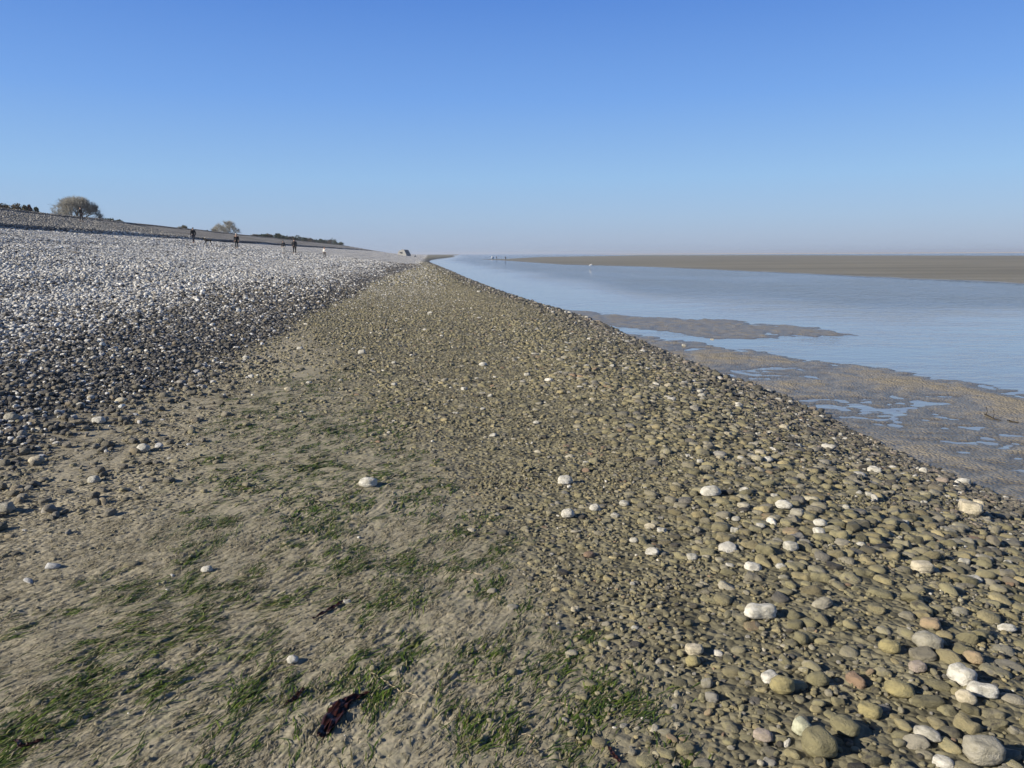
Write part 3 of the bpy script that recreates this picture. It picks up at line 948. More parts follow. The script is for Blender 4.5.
AM = NT('algae')
ac = AM.n('Attribute', attribute_name='tint').outputs['Color']
AM.set(AM.p.inputs['Base Color'], ac)
AM.p.inputs['Roughness'].default_value = 0.5
AM.p.inputs['Specular IOR Level'].default_value = 0.22


def green(N):
    c = pick(N, [(4, (0.036, 0.060, 0.010)), (4, (0.062, 0.100, 0.015)), (3, (0.110, 0.145, 0.026)), (1.6, (0.17, 0.155, 0.07)), (1.0, (0.03, 0.035, 0.012))]) * rng.uniform(.7, 1.3, (N, 1))
    return np.concatenate([c, np.ones((N, 1))], 1)


def silty(N):
    c = pick(N, [(5, (0.26, 0.23, 0.16)), (3, (0.20, 0.175, 0.115)), (1.4, (0.09, 0.085, 0.045)), (0.5, (0.38, 0.33, 0.24))]) * rng.uniform(.8, 1.15, (N, 1))
    return np.concatenate([c, np.ones((N, 1))], 1)


def scatter_mask(n, y0, y1, which, thr):
    x, y = rng.uniform(-7, 3, n), rng.uniform(y0, y1, n)
    k = in_view(x, y, 1.05, .4); x, y = x[k], y[k]
    z = zones(x, y)
    p = z[2] if which == 'a' else (1 - z[1]) * (1 - z[0]) * 0.6
    k = rng.uniform(0, 1, len(x)) < np.clip(p - thr, 0, 1) ** 1.3
    return x[k], y[k]


parts = []
for (n, y0, y1, lo, hi, ln, wd) in ((12000, 1.7, 4.5, 5, 18, 0.080, 0.0016), (21000, 4.5, 12.5, 4, 12, 0.07, 0.0026)):
    x, y = scatter_mask(n, y0, y1, 'a', 0.16)
    parts.append(strands(x, y, rng.integers(lo, hi, len(x)), ln, wd, green))
off = 0; VV = []; FF = []; CC = []
for V, Fq, C in parts:
    VV.append(V); FF.append(Fq + off); CC.append(C); off += len(V)
me = mesh_np('green_algae', np.concatenate(VV), np.concatenate(FF)); add_attr(me, 'tint', np.concatenate(CC).astype(np.float32))
o = link('green_algae', me, AM.m); tag(o, 'dark green stringy algae combed over the sand', 'algae', kind='stuff')
parts = []
for (n, y0, y1, lo, hi, ln, wd) in ((19000, 1.7, 4.5, 3, 12, 0.042, 0.0013), (11000, 4.5, 10, 3, 8, 0.055, 0.0028)):
    x, y = scatter_mask(n, y0, y1, 's', 0.0)
    parts.append(strands(x, y, rng.integers(lo, hi, len(x)), ln, wd, silty))
off = 0; VV = []; FF = []; CC = []
for V, Fq, C in parts:
    VV.append(V); FF.append(Fq + off); CC.append(C); off += len(V)
me = mesh_np('silted_algae', np.concatenate(VV), np.concatenate(FF)); add_attr(me, 'tint', np.concatenate(CC).astype(np.float32))
o = link('silted_algae', me, AM.m); tag(o, 'strings of algae buried under a coat of sandy silt', 'algae', kind='stuff')
print('algae verts', off)

# ------------------------------------------------------------------ kelp, roots, twigs
def ribbon(pts, widths, thick=0.003, ruffle=0.0025, seed=0):
    """a leathery blade along points on the ground, with a real thickness"""
    r = np.random.default_rng(seed)
    fray = 1 + 0.16 * r.normal(0, 1, (28, 2)).clip(-1.6, 1.2)
    pts = np.array(pts, float)
    t = np.linspace(0, len(pts) - 1, 28)
    x = np.interp(t, range(len(pts)), pts[:, 0]); y = np.interp(t, range(len(pts)), pts[:, 1]); w = np.interp(t, range(len(pts)), widths)
    dx, dy = np.gradient(x), np.gradient(y); l = np.hypot(dx, dy); nx, ny = -dy / l, dx / l
    cols = 7; V = []
    for side in (1, -1):
        for i in range(28):
            for c in range(cols):
                s = (c / (cols - 1) - .5) * 2
                f_ = 1 if abs(s) < .9 else fray[i, 0 if s < 0 else 1]
                X = x[i] + nx[i] * s * w[i] * f_; Y = y[i] + ny[i] * s * w[i] * f_
                h = float(height(X, Y)[0]) + 0.002 + ruffle * (1 + math.sin(i * 0.9 + seed) * s + math.sin(i * 1.7) * .5 + abs(s) * 1.2) + (thick if side > 0 else 0)
                V.append((X, Y, h))
    n = 28 * cols; Fq = []
    for i in range(27):
        for c in range(cols - 1):
            a = i * cols + c
            Fq.append((a, a + 1, a + cols + 1, a + cols)); Fq.append((n + a, n + a + cols, n + a + cols + 1, n + a + 1))
        for c in (0, cols - 1):
            a = i * cols + c
            Fq.append((a, a + cols, n + a + cols, n + a) if c == 0 else (a, n + a, n + a + cols, a + cols))
    for i in (0, 27):
        for c in range(cols - 1):
            a = i * cols + c; Fq.append((a, n + a, n + a + 1, a + 1))
    return np.array(V), np.array(Fq)


def px_line(pts): return [ground_at(u, v) for u, v in pts]


KM = NT('kelp')
KM.set(KM.p.inputs['Base Color'], KM.mix(KM.noise(KM.n('TexCoord').outputs['Object'], 30, 3), rgb(0.014, 0.006, 0.005), rgb(0.042, 0.014, 0.010)))
KM.p.inputs['Roughness'].default_value = 0.35; KM.p.inputs['Specular IOR Level'].default_value = 0.25
for pts, w, lab, sd in (([(321, 738), (330, 722), (340, 708), (352, 700), (366, 696)], [0.010, 0.026, 0.030, 0.014, 0.006], 'glossy dark red-brown kelp blade crumpled on the algae near the bottom', 1),
                        ([(313, 620), (325, 613), (338, 606), (347, 600)], [0.004, 0.008, 0.007, 0.004], 'thin brown kelp stalk pointing at a small white pebble', 2),
                        ([(286, 706), (296, 699), (304, 690)], [0.003, 0.008, 0.004], 'short reddish kelp scrap on the sand left of the crumpled blade', 3),
                        ([(608, 748), (613, 756), (620, 764)], [0.003, 0.008, 0.004], 'small reddish kelp scrap at the bottom middle', 4),
                        ([(16, 742), (20, 748), (30, 746), (44, 741)], [0.004, 0.006, 0.005, 0.003], 'black curled seaweed stalk near the lower left corner', 6)):
    g_ = np.array(px_line(pts)); KV, KF = ribbon(g_, w, seed=sd)
    if sd == 1:
        for q_, (du, dv, sc) in enumerate(((0.02, 0.015, .55), (-0.012, -0.01, .45))):
            g2 = g_ + np.array([du, dv]); g2 = g2 + np.random.default_rng(q_).normal(0, 0.008, g2.shape)
            V2, F2 = ribbon(g2, np.array(w) * sc, seed=30 + q_, ruffle=0.0042); KF = np.vstack([KF, F2 + len(KV)]); KV = np.vstack([KV, V2])
    o = link('kelp', mesh_np('kelp', KV, KF), KM.m); tag(o, lab, 'seaweed', 'scraps of kelp')


def tube(paths, name='twig', sides=6):
    """paths: list of (points, radii)"""
    V = []; Fq = []
    for P_, r_ in paths:
        P_ = [Vector(p) for p in P_]; base = len(V)
        for i, p in enumerate(P_):
            d = (P_[min(i + 1, len(P_) - 1)] - P_[max(i - 1, 0)]).normalized()
            a = d.orthogonal().normalized(); b = d.cross(a)
            for k in range(sides):
                t = 2 * math.pi * k / sides
                V.append(tuple(p + (a * math.cos(t) + b * math.sin(t)) * r_[i]))
        for i in range(len(P_) - 1):
            for k in range(sides):
                k2 = (k + 1) % sides
                Fq.append((base + i * sides + k, base + i * sides + k2, base + (i + 1) * sides + k2, base + (i + 1) * sides + k))
    return mesh_np(name, np.array(V), np.array(Fq))


def ground_path(px, r, wob=0.004):
    g = px_line(px); t = np.linspace(0, len(g) - 1, len(g) * 4)
    g = np.array(g); X = np.interp(t, range(len(g)), g[:, 0]) + rng.normal(0, wob, len(t)); Y = np.interp(t, range(len(g)), g[:, 1]) + rng.normal(0, wob, len(t))
    Z = height(X, Y) + r * 0.8
    return list(zip(X, Y, Z)), [r * (1 - 0.5 * k / len(t)) for k in range(len(t))]


RM = plain('dry_root', (0.36, 0.30, 0.21), 0.8)
DM = plain('dark_twig', (0.03, 0.025, 0.02), 0.7)
for px, r, lab in (([(372, 673), (384, 681), (398, 690), (410, 694), (420, 697)], 0.0028, 'thin pale root lying on the sand right of the crumpled kelp'),
                   ([(462, 571), (472, 573), (482, 576)], 0.005, 'short pale stick on the silt in the middle of the sand'),
                   ([(92, 645), (108, 643), (124, 645)], 0.002, 'straight thin pale straw on the bare sand at the left'),
                   ([(548, 702), (560, 700), (572, 708), (582, 718), (590, 722)], 0.0026, 'pale curved root at the bottom middle beside grit'),
                   ([(524, 735), (533, 737), (536, 743), (530, 750)], 0.003, 'hooked pale rootlet at the bottom middle by green algae'),
                   ([(926, 559), (936, 566), (950, 573)], 0.0022, 'thin straight straw lying across olive pebbles on the right')):
    o = link('root', tube([ground_path(px, r)], 'root'), RM); tag(o, lab, 'root', 'dry roots and straws')
b0 = ground_at(989, 414)
paths = []
p1, r1 = ground_path([(985, 415), (992, 418), (1001, 421)], 0.010); p2, r2 = ground_path([(1008, 421), (1018, 423)], 0.010)
paths += [(p1, r1), (p2, r2)]
for q in (p1[1], p1[6]):
    paths.append(([q, (q[0] + .01, q[1], q[2] + .05), (q[0] - .01, q[1], q[2] + .12)], [0.006, 0.004, 0.002]))
o = link('twig', tube(paths), DM); tag(o, 'black branching twig sticking up from the wet sand flat', 'twig')

# ------------------------------------------------------------------ trees and bushes on the ridge
def stick_mesh(segs, name, sides=3):
    """segs: array (n, 8): a xyz, b xyz, ra, rb"""
    S = np.array(segs); n = len(S)
    a, b, ra, rb = S[:, :3], S[:, 3:6], S[:, 6], S[:, 7]
    d = b - a; d /= np.linalg.norm(d, axis=1)[:, None] + 1e-9
    ref = np.where(np.abs(d[:, 2:3]) > 0.9, [[1.0, 0, 0]], [[0, 0, 1.0]])
    u = np.cross(d, ref); u /= np.linalg.norm(u, axis=1)[:, None]; w = np.cross(d, u)
    V = np.zeros((n, 2 * sides, 3))
    for k in range(sides):
        t = 2 * math.pi * k / sides; o = u * math.cos(t) + w * math.sin(t)
        V[:, k] = a + o * ra[:, None]; V[:, sides + k] = b + o * rb[:, None]
    Fq = np.array([[k, (k + 1) % sides, sides + (k + 1) % sides, sides + k] for k in range(sides)])
    Fq = (np.arange(n)[:, None, None] * 2 * sides + Fq[None]).reshape(-1, 4)
    return mesh_np(name, V.reshape(-1, 3), Fq)


BARK = plain('bark', (0.10, 0.085, 0.07), 0.9)
TWIG = plain('bare_twigs', (0.31, 0.295, 0.255), 0.9)
TWIG2 = plain('bare_twigs_olive', (0.13, 0.12, 0.075), 0.9)
LEAF = plain('evergreen_leaves', (0.045, 0.060, 0.030), 0.8)
LEAF3 = plain('dark_red_leaves', (0.060, 0.026, 0.022), 0.85)
LEAF2 = plain('brown_scrub_leaves', (0.10, 0.080, 0.050), 0.85)


def bare_tree(loc, w, h, seed, label, group=None, twm=TWIG, dens=1.0):
    """many-stemmed round bare tree"""
    r = np.random.default_rng(seed)
    root = empty('bare_tree', loc); tag(root, label, 'tree', group)
    trunk = []; crown = []

    def lim(p):      # inside the dome
        q = float(noise(np.array([math.atan2(p[2], p[0]) * 2.2 + seed]), np.array([p[1] * .5 + 3.0]), seed)[0])
        return ((p[0] / (w / 2)) ** 2 + (p[1] / (w / 2)) ** 2 + (p[2] / h) ** 2) * (1 + 0.16 * max(q, -.4))

    def grow(p, d, ln, rad, lev):
        n = 3
        for k in range(n):
            q = p + d * ln / n
            if lev > 0 and lim(q) > 1.02 + 0.16 * r.normal(): return
            (trunk if lev < 2 else crown).append((*p, *q, rad * (1 - k / n * .35), rad * (1 - (k + 1) / n * .35)))
            p = q
            d = d + r.normal(0, 0.10, 3); d /= np.linalg.norm(d)
            if lev < 5:
                m = (2 if lev < 4 else 3) if r.uniform() < dens else 1
                for _ in range(m if k or lev else 0):
                    e = d + r.normal(0, 0.42, 3) + np.array([0, 0, 0.12]); e /= np.linalg.norm(e)
                    if lev < 4 or r.uniform() < .75: grow(p, e, ln * r.uniform(0.55, 0.8), max(rad * 0.5, 0.011), lev + 1)
    ns = 13
    for k in range(ns):
        a = 2 * math.pi * k / ns + r.normal(0, .2); el = r.uniform(0.05, 1.35)
        d = np.array([math.cos(a) * math.cos(el), math.sin(a) * math.cos(el), math.sin(el)])
        grow(np.array([0.15 * math.cos(a), 0.15 * math.sin(a), -0.1]), d, max(w, h) * 0.30, 0.09, 0)
    o = link('trunk', stick_mesh(trunk, 'trunk', 5), BARK, root)
    o = link('crown', stick_mesh(crown, 'crown', 3), twm, root)
    return root


def bush(loc, w, h, seed, label, cat='bush', name='bush', group=None, mat=LEAF, leaf=0.16, n=1500, conical=0.0):
    r = np.random.default_rng(seed)
    root = empty(name, loc); tag(root, label, cat, group)
    lobes = []
    for k in range(9):
        lobes.append((r.uniform(-.34, .34) * w, r.uniform(-.34, .34) * w, h * r.uniform(0.32, 0.72), r.uniform(0.17, 0.3) * min(w, h * 1.3)))
    trunk = []
    for lx, ly, lz, lr in lobes:
        trunk.append((0, 0, -0.1, lx * .5, ly * .5, lz * .55, 0.05, 0.035)); trunk.append((lx * .5, ly * .5, lz * .55, lx, ly, lz, 0.035, 0.015))
    link('trunk', stick_mesh(trunk, 'trunk', 5), BARK, root)
    pts = []
    for _ in range(n):
        lx, ly, lz, lr = lobes[r.integers(9)]
        v = r.normal(0, 1, 3); v /= np.linalg.norm(v); q = r.uniform(0.35, 1.12) ** 0.6 * lr
        p = np.array([lx, ly, lz]) + v * q * np.array([1.1, 1.1, 1.0])
        if conical: p[:2] *= 1 - conical * np.clip(p[2] / h, 0, 1)
        pts.append(p)
    pts = np.array(pts); pts[:, 2] = np.clip(pts[:, 2], 0.02, None)
    a = r.normal(0, 1, (n, 3)); a /= np.linalg.norm(a, axis=1)[:, None]; b = np.cross(a, r.normal(0, 1, (n, 3))); b /= np.linalg.norm(b, axis=1)[:, None]
    s = leaf * r.uniform(.5, 1.3, (n, 1))
    V = np.stack([pts - a * s, pts + b * s * .5, pts + a * s, pts - b * s * .5], 1).reshape(-1, 3)
    link('crown', mesh_np('crown', V, np.arange(4 * n).reshape(-1, 4), False), mat, root)
    return root


VPX = 512 - SH * F / math.cos(R(PITCH))


def on_line(u, L):
    """a point on the line at lateral distance L from the shore axis, seen in column u"""
    d = ray(u, 240); k = d[0] / d[1]           # x = k y
    y = -L / (k + SH)
    return k * y, y


def place(u, L, dz=0.0):
    x, y = on_line(u, L)
    return (x, y, float(height(x, y)[0]) + dz), y


def top_h(u, vtop, y, z0):
    """height that reaches picture row vtop when standing at depth y on z0"""
    d = ray(u, vtop)
    return EYE + d[2] / d[1] * y - z0


(l1, y1) = place(78, 58); bare_tree(l1, 50 * y1 / F, top_h(78, 196.5, y1, l1[2]), 3, 'largest round bare tree on the ridge, behind the walker in black', dens=.88)
(l2, y2) = place(227, 58); bare_tree(l2, 31 * y2 / F, top_h(227, 221, y2, l2[2]), 5, 'smaller round bare tree on the ridge, above the walker with a pale hat', dens=.75)
HG = 'scrub along the ridge'
for k, (u, wpx, vt, mat, lab) in enumerate((
        (-14, 16, 200, LEAF2, 'brown scrub bush at the left edge of the frame'),
        (4, 15, 203, LEAF2, 'brown scrub bush at the left end of the hedge on the ridge'),
        (8, 9, 201, LEAF, 'thin dark bush rising behind the leftmost brown scrub'),
        (18, 14, 202.5, LEAF2, 'low rounded scrub bush in the middle of the left hedge'),
        (28, 9, 202.5, TWIG2, 'greyish bush in the left hedge, just left of the pointed reddish one'),
        (34.3, 5.5, 201.3, LEAF3, 'pointed dark reddish bush at the right end of the left hedge'),
        (39.6, 5.5, 202.2, LEAF, 'pointed blackish bush touching a reddish one, right end of the left hedge'),
        (51, 6, 213, LEAF, 'tiny dark bush left of the largest bare tree'),
        (108, 9, 218, LEAF, 'low dark bush just right of the largest bare tree'),
        (116, 6, 218, LEAF, 'small dark bush, third from the largest bare tree going right'),
        (122, 6, 219, LEAF, 'small dark bush, fourth from the largest bare tree going right'),
        (183, 9, 225, TWIG2, 'grey bush on the ridge left of the walker with a dog'),
        (206, 7, 230, LEAF, 'low dark bush on the ridge just above the black dog'),
        (246, 6, 235, LEAF, 'low dark bush right of the smaller bare tree'))):
    lo_, yy = place(u, 58 if k != 2 else 62)
    bush(lo_, wpx * yy / F * 1.05, max(0.6, top_h(u, vt, yy, lo_[2])), 20 + k, lab, group=HG, mat=mat, leaf=0.13, n=1300, conical=0.5 if 'pointed' in lab else 0.0)
WG = 'distant wood on the ridge'
wood = [(252, 235.3), (259, 235), (264, 234), (270, 233.8), (277, 233.5), (283, 235.2), (289, 236), (295, 235.3), (302, 236.3), (309, 237.6), (316, 238), (322, 238.4), (328, 239.5), (333, 238), (338, 241.5)]
nm_ = ['leftmost', 'second', 'third', 'fourth', 'fifth', 'sixth', 'seventh', 'middle', 'ninth', 'tenth', 'eleventh', 'twelfth', 'thirteenth', 'fourteenth', 'rightmost']
for k, (u, vt) in enumerate(wood):
    lo_, yy = place(u, 60)
    h_ = max(1.6, top_h(u, vt, yy, lo_[2]))
    bush(lo_, 9.5 * yy / F, h_, 60 + k, '%s dark tree of the distant wood on the ridge' % nm_[k], 'tree', 'tree', WG, LEAF if k % 3 else LEAF2, leaf=0.35, n=900)

# ------------------------------------------------------------------ the tilted concrete blockhouse
def blockhouse():
    import bmesh
    x, y = (ray(404.5, 255)[0] / ray(404.5, 255)[1] * 400, 400.0)
    root = empty('bunker', (x, y, float(height(x, y)[0]))); tag(root, 'tilted grey concrete bunker stranded on the far beach', 'bunker'); root.rotation_euler = (0, 0, -0.55); root.scale = (1.15, 1, 1.1)
    CONC = plain('weathered_concrete', (0.22, 0.22, 0.218), 0.9, 0.3, 1.5)
    DARK = plain('dark_opening', (0.02, 0.02, 0.02), 0.9)
    k = y / F
    # outline in the picture plane (m), given a depth of 4 m; the right side slopes down to the ground
    out = [(-4.6, 0.0), (-5.2, 2.6), (-4.2, 4.6), (-2.4, 4.4), (-1.9, 5.4), (1.0, 5.2), (3.2, 2.6), (4.8, 0.9), (4.9, -0.4), (-2.0, -0.5)]
    bm = bmesh.new()
    f = [bm.verts.new((a * k, -2.2 + 0.22 * b, b * k)) for a, b in out]; g = [bm.verts.new((a * k * .9, 2.0 + 0.1 * b, b * k * .97)) for a, b in out]
    bm.faces.new(f); bm.faces.new(g[::-1])
    n = len(out)
    for i in range(n): bm.faces.new((f[i], g[i], g[(i + 1) % n], f[(i + 1) % n]))
    bmesh.ops.recalc_face_normals(bm, faces=bm.faces)
    me = bpy.data.meshes.new('shell'); bm.to_mesh(me); bm.free()
    o = link('shell', me, CONC, root); m = o.modifiers.new('bevel', 'BEVEL'); m.width = 0.08; m.segments = 2
    bm = bmesh.new(); bmesh.ops.create_cube(bm, size=1)
    me = bpy.data.meshes.new('embrasure'); bm.to_mesh(me); bm.free()
    o = link('embrasure', me, DARK, root); o.scale = (1.9 * k, 0.5, 0.9 * k); o.location = (-1.2 * k, -2.02, 2.6 * k)
    x2, y2 = x + 5.2, 402.0
    bm = bmesh.new(); bmesh.ops.create_cube(bm, size=1)
    for v in bm.verts: v.co.x *= 1 - 0.3 * (v.co.z > 0); v.co.z += 0.2 * v.co.x
    bmesh.ops.bevel(bm, geom=bm.edges[:], offset=.06, segments=2, affect='EDGES')
    me = bpy.data.meshes.new('concrete_lump'); bm.to_mesh(me); bm.free()
    o = link('concrete_lump', me, CONC, None, (x2, y2, float(height(x2, y2)[0]) + .25)); o.scale = (1.3 * k, 1.0, 1.6 * k); o.rotation_euler = (0, .2, .4)
    tag(o, 'pale concrete lump beside the right foot of the bunker', 'rubble')


blockhouse()

# ------------------------------------------------------------------ people, dog, gull, boat
def skin_obj(name, verts, edges, mat, parent, sub=1, root=0):
    me = bpy.data.meshes.new(name)
    me.from_pydata([v[:3] for v in verts], edges, [])
    o = link(name, me, mat, parent)
    sk = o.modifiers.new('skin', 'SKIN'); sk.use_smooth_shade = True
    lay = me.skin_vertices[0] if len(me.skin_vertices) else None
    if lay is None:
        bpy.context.view_layer.update(); lay = me.skin_vertices[0]
    for i, v in enumerate(verts):
        rr = v[3]; ry = v[4] if len(v) > 4 else rr
        lay.data[i].radius = (rr, ry); lay.data[i].use_root = (i == root)
    s = o.modifiers.new('sub', 'SUBSURF'); s.levels = sub; s.render_levels = sub
    return o


SKINM = plain('skin', (0.42, 0.26, 0.19), 0.6)
MATS = {}


def cloth(c):
    if c not in MATS: MATS[c] = plain('cloth', c, 0.85, 0.1, 8)
    return MATS[c]


def person(loc, face, hgt, label, coat, legs, hair, stride=0.25, arm=0.15, hat=None, bag=None, pack=None, long=False, group='people walking on the beach', stoop=0.0):
    """face: direction looked at, radians about z (0 = +x)"""
    root = empty('person', loc, face - math.pi / 2); root.scale = (hgt / 1.75,) * 3
    tag(root, label, 'person', group)
    s = stride; st = stoop
    # local: +y is forwards, x sideways
    hip = [(0, 0, 0.95, .15, .11)]
    B = [(0, 0, 0.95, .15, .10), (0, .01 + st * .3, 1.15, .135, .095), (0, .01 + st * .7, 1.35, .16, .10), (0, st, 1.47, .07, .06), (0, .02 + st, 1.56, .062, .07), (0, .03 + st, 1.66, .078, .098), (0, .02 + st, 1.74, .05, .06)]
    E = [(0, 1), (1, 2), (2, 3), (3, 4), (4, 5), (5, 6)]

    def leg(sx, f):
        i = len(B)
        B.extend([(sx * .10, 0, .90, .085, .085), (sx * .11, f * .55 + .04, .50, .056, .058), (sx * .11, f, .09 + (0.05 if f < 0 else 0), .036, .04), (sx * .12, f + .15, .035, .036, .025)])
        E.extend([(0, i), (i, i + 1), (i + 1, i + 2), (i + 2, i + 3)])

    def armf(sx, f):
        i = len(B)
        B.extend([(sx * .20, st * .9, 1.41, .055, .055), (sx * .25, -.02 + f * .4 + st, 1.13, .042, .042), (sx * .25, .06 + f + st, .90, .028, .028), (sx * .25, .08 + f + st, .83, .030, .018)])
        E.extend([(2, i), (i, i + 1), (i + 1, i + 2), (i + 2, i + 3)])
        for q in range(4):
            B.append((sx * .25 + (q - 1.5) * .017, .095 + f + st, .755 + .008 * abs(q - 1), .009, .009)); E.append((i + 3, len(B) - 1))
        B.append((sx * .25 - sx * .045, .12 + f + st, .80, .010, .010)); E.append((i + 3, len(B) - 1))
    leg(1, s); leg(-1, -s); armf(1, -arm); armf(-1, arm)
    body = skin_obj('body', B, E, SKINM, root, 1)
    # nose and ears sit on the body mesh's own child
    C = [(0, 0, 0.86, .20, .15), (0, .01 + st * .3, 1.15, .185, .145), (0, .01 + st * .7, 1.35, .205, .145), (0, st, 1.48, .085, .075)]
    CE = [(0, 1), (1, 2), (2, 3)]
    if long: C.append((0, 0, .55, .21, .17)); CE.append((0, len(C) - 1))
    for sx, f in ((1, -arm), (-1, arm)):
        i = len(C); C.extend([(sx * .20, st * .9, 1.41, .075, .075), (sx * .25, -.02 + f * .4 + st, 1.13, .062, .062), (sx * .25, .055 + f + st, .92, .046, .046)])
        CE.extend([(2, i), (i, i + 1), (i + 1, i + 2)])
    skin_obj('coat' if long else 'jacket', C, CE, cloth(coat), root, 1)
    T = [(0, 0, .93, .16, .115)]; TE = []
    for sx, f in ((1, s), (-1, -s)):
        i = len(T); T.extend([(sx * .10, 0, .86, .10, .10), (sx * .11, f * .55 + .04, .50, .072, .072), (sx * .11, f, .13 + (0.05 if f < 0 else 0), .056, .056)]); TE.extend([(0, i), (i, i + 1), (i + 1, i + 2)])
    skin_obj('trousers', T, TE, cloth(legs), root, 1)
    for sx, f in ((1, s), (-1, -s)):
        skin_obj('shoe', [(sx * .11, f - .03, .05, .045, .045), (sx * .12, f + .08, .045, .045, .04), (sx * .12, f + .18, .035, .035, .03)], [(0, 1), (1, 2)], cloth((.02, .02, .02)), root, 1)
    hm = cloth(hat or hair)
    skin_obj('hat' if hat else 'hair', [(0, -.035 + st, 1.62, .095, .075), (0, -.01 + st, 1.70, .10, .115), (0, .0 + st, 1.765, .06, .07)], [(0, 1), (1, 2)], hm, root, 1)
    if pack: skin_obj('backpack', [(0, -.17 + st, 1.08, .15, .09), (0, -.19 + st, 1.25, .16, .10), (0, -.16 + st, 1.43, .12, .07)], [(0, 1), (1, 2)], cloth(pack), root, 1)
    if bag:
        skin_obj('bag', [(-.36, .12, .60, .05, .12), (-.35, .12, .78, .04, .10), (-.30, .10, .92, .012, .02)], [(0, 1), (1, 2)], cloth(bag), root, 1)
    return root


def gp(u, v):
    x, y = ground_at2(u, v); return (x, y, float(height(x, y)[0]))


def ground_at2(u, v):
    d = ray(u, v)
    ts = np.geomspace(20, 1500, 9000)
    X = d[0] * ts; Y = d[1] * ts; Z = EYE + d[2] * ts
    below = Z < height(X, Y)
    i = int(np.argmax(below)) if below.any() else int(np.argmin(np.abs(Z - height(X, Y))))
    return X[i], Y[i]


def P_at(u, vfoot, Lguess=None):
    p = gp(u, vfoot); return p


def tall(px, p): return px * math.hypot(p[0], p[1]) / F * 1.0


BLK = (0.012, 0.012, 0.014); NAVY = (0.02, 0.025, 0.045); GRY = (0.16, 0.16, 0.165); PALE = (0.5, 0.49, 0.46); DRK = (0.03, 0.03, 0.035)
people = [
    (81.5, 222.0, 13.0, 1.2, dict(label='person in a bulky black coat on the ridge before the largest bare tree', coat=BLK, legs=DRK, hair=BLK, stride=.08, arm=.05, pack=BLK)),
    (193.8, 243.4, 14.2, 2.3, dict(label='walker in a black jacket with a pale bag, left of the black dog', coat=BLK, legs=NAVY, hair=BLK, stride=.2, arm=.12, bag=PALE)),
    (237.0, 249.0, 14.2, -1.2, dict(label='walker in black with a pale hat, right of the black dog', coat=BLK, legs=BLK, hair=BLK, hat=(0.7, 0.68, 0.62), stride=.22, arm=.1)),
    (283.6, 253.6, 12.2, 1.9, dict(label='walker with pale trousers and a dark top, left of a taller dark one', coat=(0.05, 0.05, 0.055), legs=PALE, hair=DRK, stride=.28, arm=.12)),
    (294.8, 254.4, 14.6, 1.8, dict(label='tallest walker, all in dark clothes with a backpack, right of pale trousers', coat=DRK, legs=BLK, hair=BLK, stride=.12, arm=.05, pack=BLK)),
    (324.8, 258.0, 10.4, -1.7, dict(label='walker in a white jacket and dark trousers, rightmost on the shingle', coat=(0.72, 0.70, 0.66), legs=DRK, hair=BLK, stride=.1, arm=.06)),
]
for u, v, hp, fc, kw in people:
    p = gp(u, v); person(p, fc, tall(hp, p), **kw)
for u, vv, fc, lab in ((496.6, 259.4, 1.0, 'tiny dark person on the tip of the far sandbank, next to the white boat'), (505.5, 260.0, 2.0, 'tiny dark person on the far sandbank, the one further from the boat')):
    x, y = at_z(u, vv, -0.58)
    person((x, y, float(height(x, y)[0])), fc, 1.3, lab, BLK, BLK, BLK, stride=.15, group='people on the far sandbank')

# dog, one skinned body
p = gp(208.0, 245.0)
dl = 9.0 * math.hypot(p[0], p[1]) / F
root = empty('dog', p, 0.15); root.scale = (dl / 1.05,) * 3
tag(root, 'black dog with its tail up between two walkers on the pale shingle', 'dog')
Bd = [(0.30, 0, .50, .09, .10), (0.08, 0, .50, .10, .12), (-0.16, 0, .49, .13, .15), (-0.30, 0, .56, .09, .11), (-0.42, 0, .70, .06, .07), (-0.50, 0, .72, .055, .06), (-0.60, 0, .68, .03, .03),
      (0.42, 0, .58, .025, .025), (0.54, 0, .66, .015, .015), (-.45, .05, .79, .015, .015), (-.45, -.05, .79, .015, .015)]
Ed = [(0, 1), (1, 2), (2, 3), (3, 4), (4, 5), (5, 6), (0, 7), (7, 8), (4, 9), (4, 10)]
for sy, dx in ((.08, .0), (-.08, .09)):
    i = len(Bd); Bd += [(.30, sy, .42, .065, .065), (.22 + dx, sy, .30, .04, .04), (.33 + dx, sy, .17, .024, .024), (.30 + dx, sy, .04, .02, .02), (.26 + dx, sy, .02, .024, .018)]
    Ed += [(0, i), (i, i + 1), (i + 1, i + 2), (i + 2, i + 3), (i + 3, i + 4)]
    i = len(Bd); Bd += [(-.20, sy, .38, .05, .05), (-.18 - dx, sy, .22, .03, .03), (-.20 - dx, sy, .04, .02, .02), (-.24 - dx, sy, .02, .024, .018)]
    Ed += [(2, i), (i, i + 1), (i + 1, i + 2), (i + 2, i + 3)]
skin_obj('body', Bd, Ed, plain('black_fur', (0.010, 0.010, 0.011), 0.7), root, 1)
skin_obj('collar', [(-.36, 0, .60, .085, .02), (-.375, 0, .625, .085, .02)], [(0, 1)], cloth((0.12, 0.02, 0.02)), root, 1)

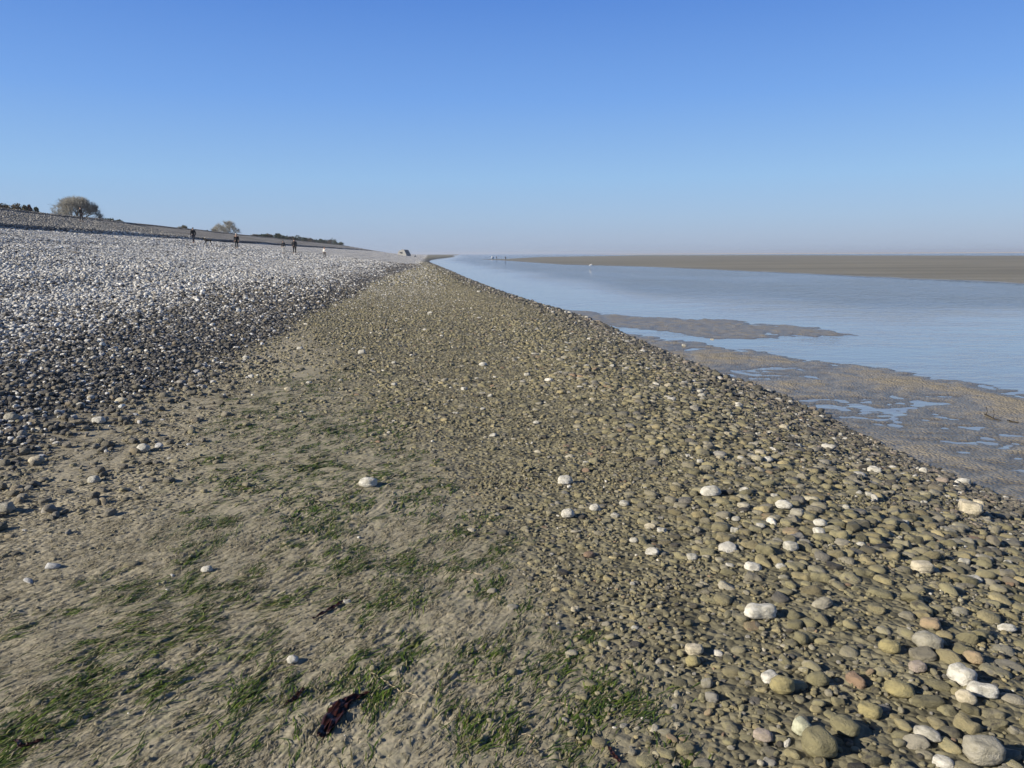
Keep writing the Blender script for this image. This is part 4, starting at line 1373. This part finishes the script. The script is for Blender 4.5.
# gull standing at the edge of the far bank
x, y = at_z(590.3, 266.9, WL)
k = 3.2 * y / F / .42
root = empty('gull', (x, y, WL)); root.scale = (k,) * 3
tag(root, 'white gull standing in the shallows before the far sandbank', 'bird')
skin_obj('body', [(0, 0, .22, .075, .075), (.12, 0, .26, .06, .06), (.17, 0, .33, .035, .035), (.19, 0, .38, .04, .04), (-.16, 0, .20, .03, .02)], [(0, 1), (1, 2), (2, 3), (0, 4)], plain('white_feathers', (.8, .8, .8), .7), root, 1)
skin_obj('beak', [(.225, 0, .38, .012, .012), (.27, 0, .37, .005, .005)], [(0, 1)], cloth((.6, .35, .03)), root, 1)
for sy in (.03, -.03): skin_obj('leg', [(0.02, sy, .17, .01, .01), (0.02, sy, -.03, .008, .008)], [(0, 1)], cloth((.3, .2, .12)), root, 1)

# small white boat pulled up on the tip of the bank
x, y = at_z(492.6, 258.6, -0.6)
k = y / F
z = max(float(height(x, y)[0]), WL)
root = empty('boat', (x, y, z), 0.5); tag(root, 'tiny white boat off the tip of the far sandbank', 'boat')
st_ = [(-1, .75, .55), (-.5, 1, .5), (0, 1, .5), (.5, .8, .58), (1, .05, .8)]
V = []; Fq = []
for a, wd, top in st_:
    V += [(a * 1.4 * k, -wd * .6 * k, top * 2.6 * k), (a * 1.3 * k, -wd * .35 * k, 0.1 * k), (a * 1.3 * k, wd * .35 * k, .1 * k), (a * 1.4 * k, wd * .6 * k, top * 2.6 * k)]
for i in range(4):
    for c_ in range(3): Fq.append((i * 4 + c_, i * 4 + c_ + 1, i * 4 + 5 + c_, i * 4 + 4 + c_))
Fq.append((0, 1, 2, 3)); Fq.append((16, 19, 18, 17))
o = link('hull', mesh_np('hull', np.array(V), np.array(Fq)), plain('white_paint', (.8, .8, .8), .4), root)
m = o.modifiers.new('solid', 'SOLIDIFY'); m.thickness = .05
import bmesh as _b
bm = _b.new(); _b.ops.create_cube(bm, size=1); _b.ops.bevel(bm, geom=bm.edges[:], offset=.12, segments=2, affect='EDGES')
me = bpy.data.meshes.new('cabin'); bm.to_mesh(me); bm.free()
o = link('cabin', me, bpy.data.materials['white_paint'], root, (-.2 * k, 0, 1.7 * k)); o.scale = (1.1 * k, .9 * k, 1.3 * k)

# ------------------------------------------------------------------ sea haze
HZ = bpy.data.materials.new('haze'); HZ.use_nodes = True
ht = HZ.node_tree; ht.nodes.clear()
ho = ht.nodes.new('ShaderNodeOutputMaterial'); hv = ht.nodes.new('ShaderNodeVolumePrincipled')
hv.inputs['Color'].default_value = (0.80, 0.87, 1.0, 1); hv.inputs['Density'].default_value = 0.00022; hv.inputs['Anisotropy'].default_value = 0.2
ht.links.new(hv.outputs[0], ho.inputs['Volume'])
a, lo_, hi_ = 14000, -3.0, 17.0
me = mesh_np('haze', np.array([(x, y, z) for z in (lo_, hi_) for x, y in ((-a, -a), (a, -a), (a, a), (-a, a))]), np.array([(0, 3, 2, 1), (4, 5, 6, 7), (0, 1, 5, 4), (1, 2, 6, 5), (2, 3, 7, 6), (3, 0, 4, 7)]), False)
tag(link('haze', me, HZ), kind='stuff')
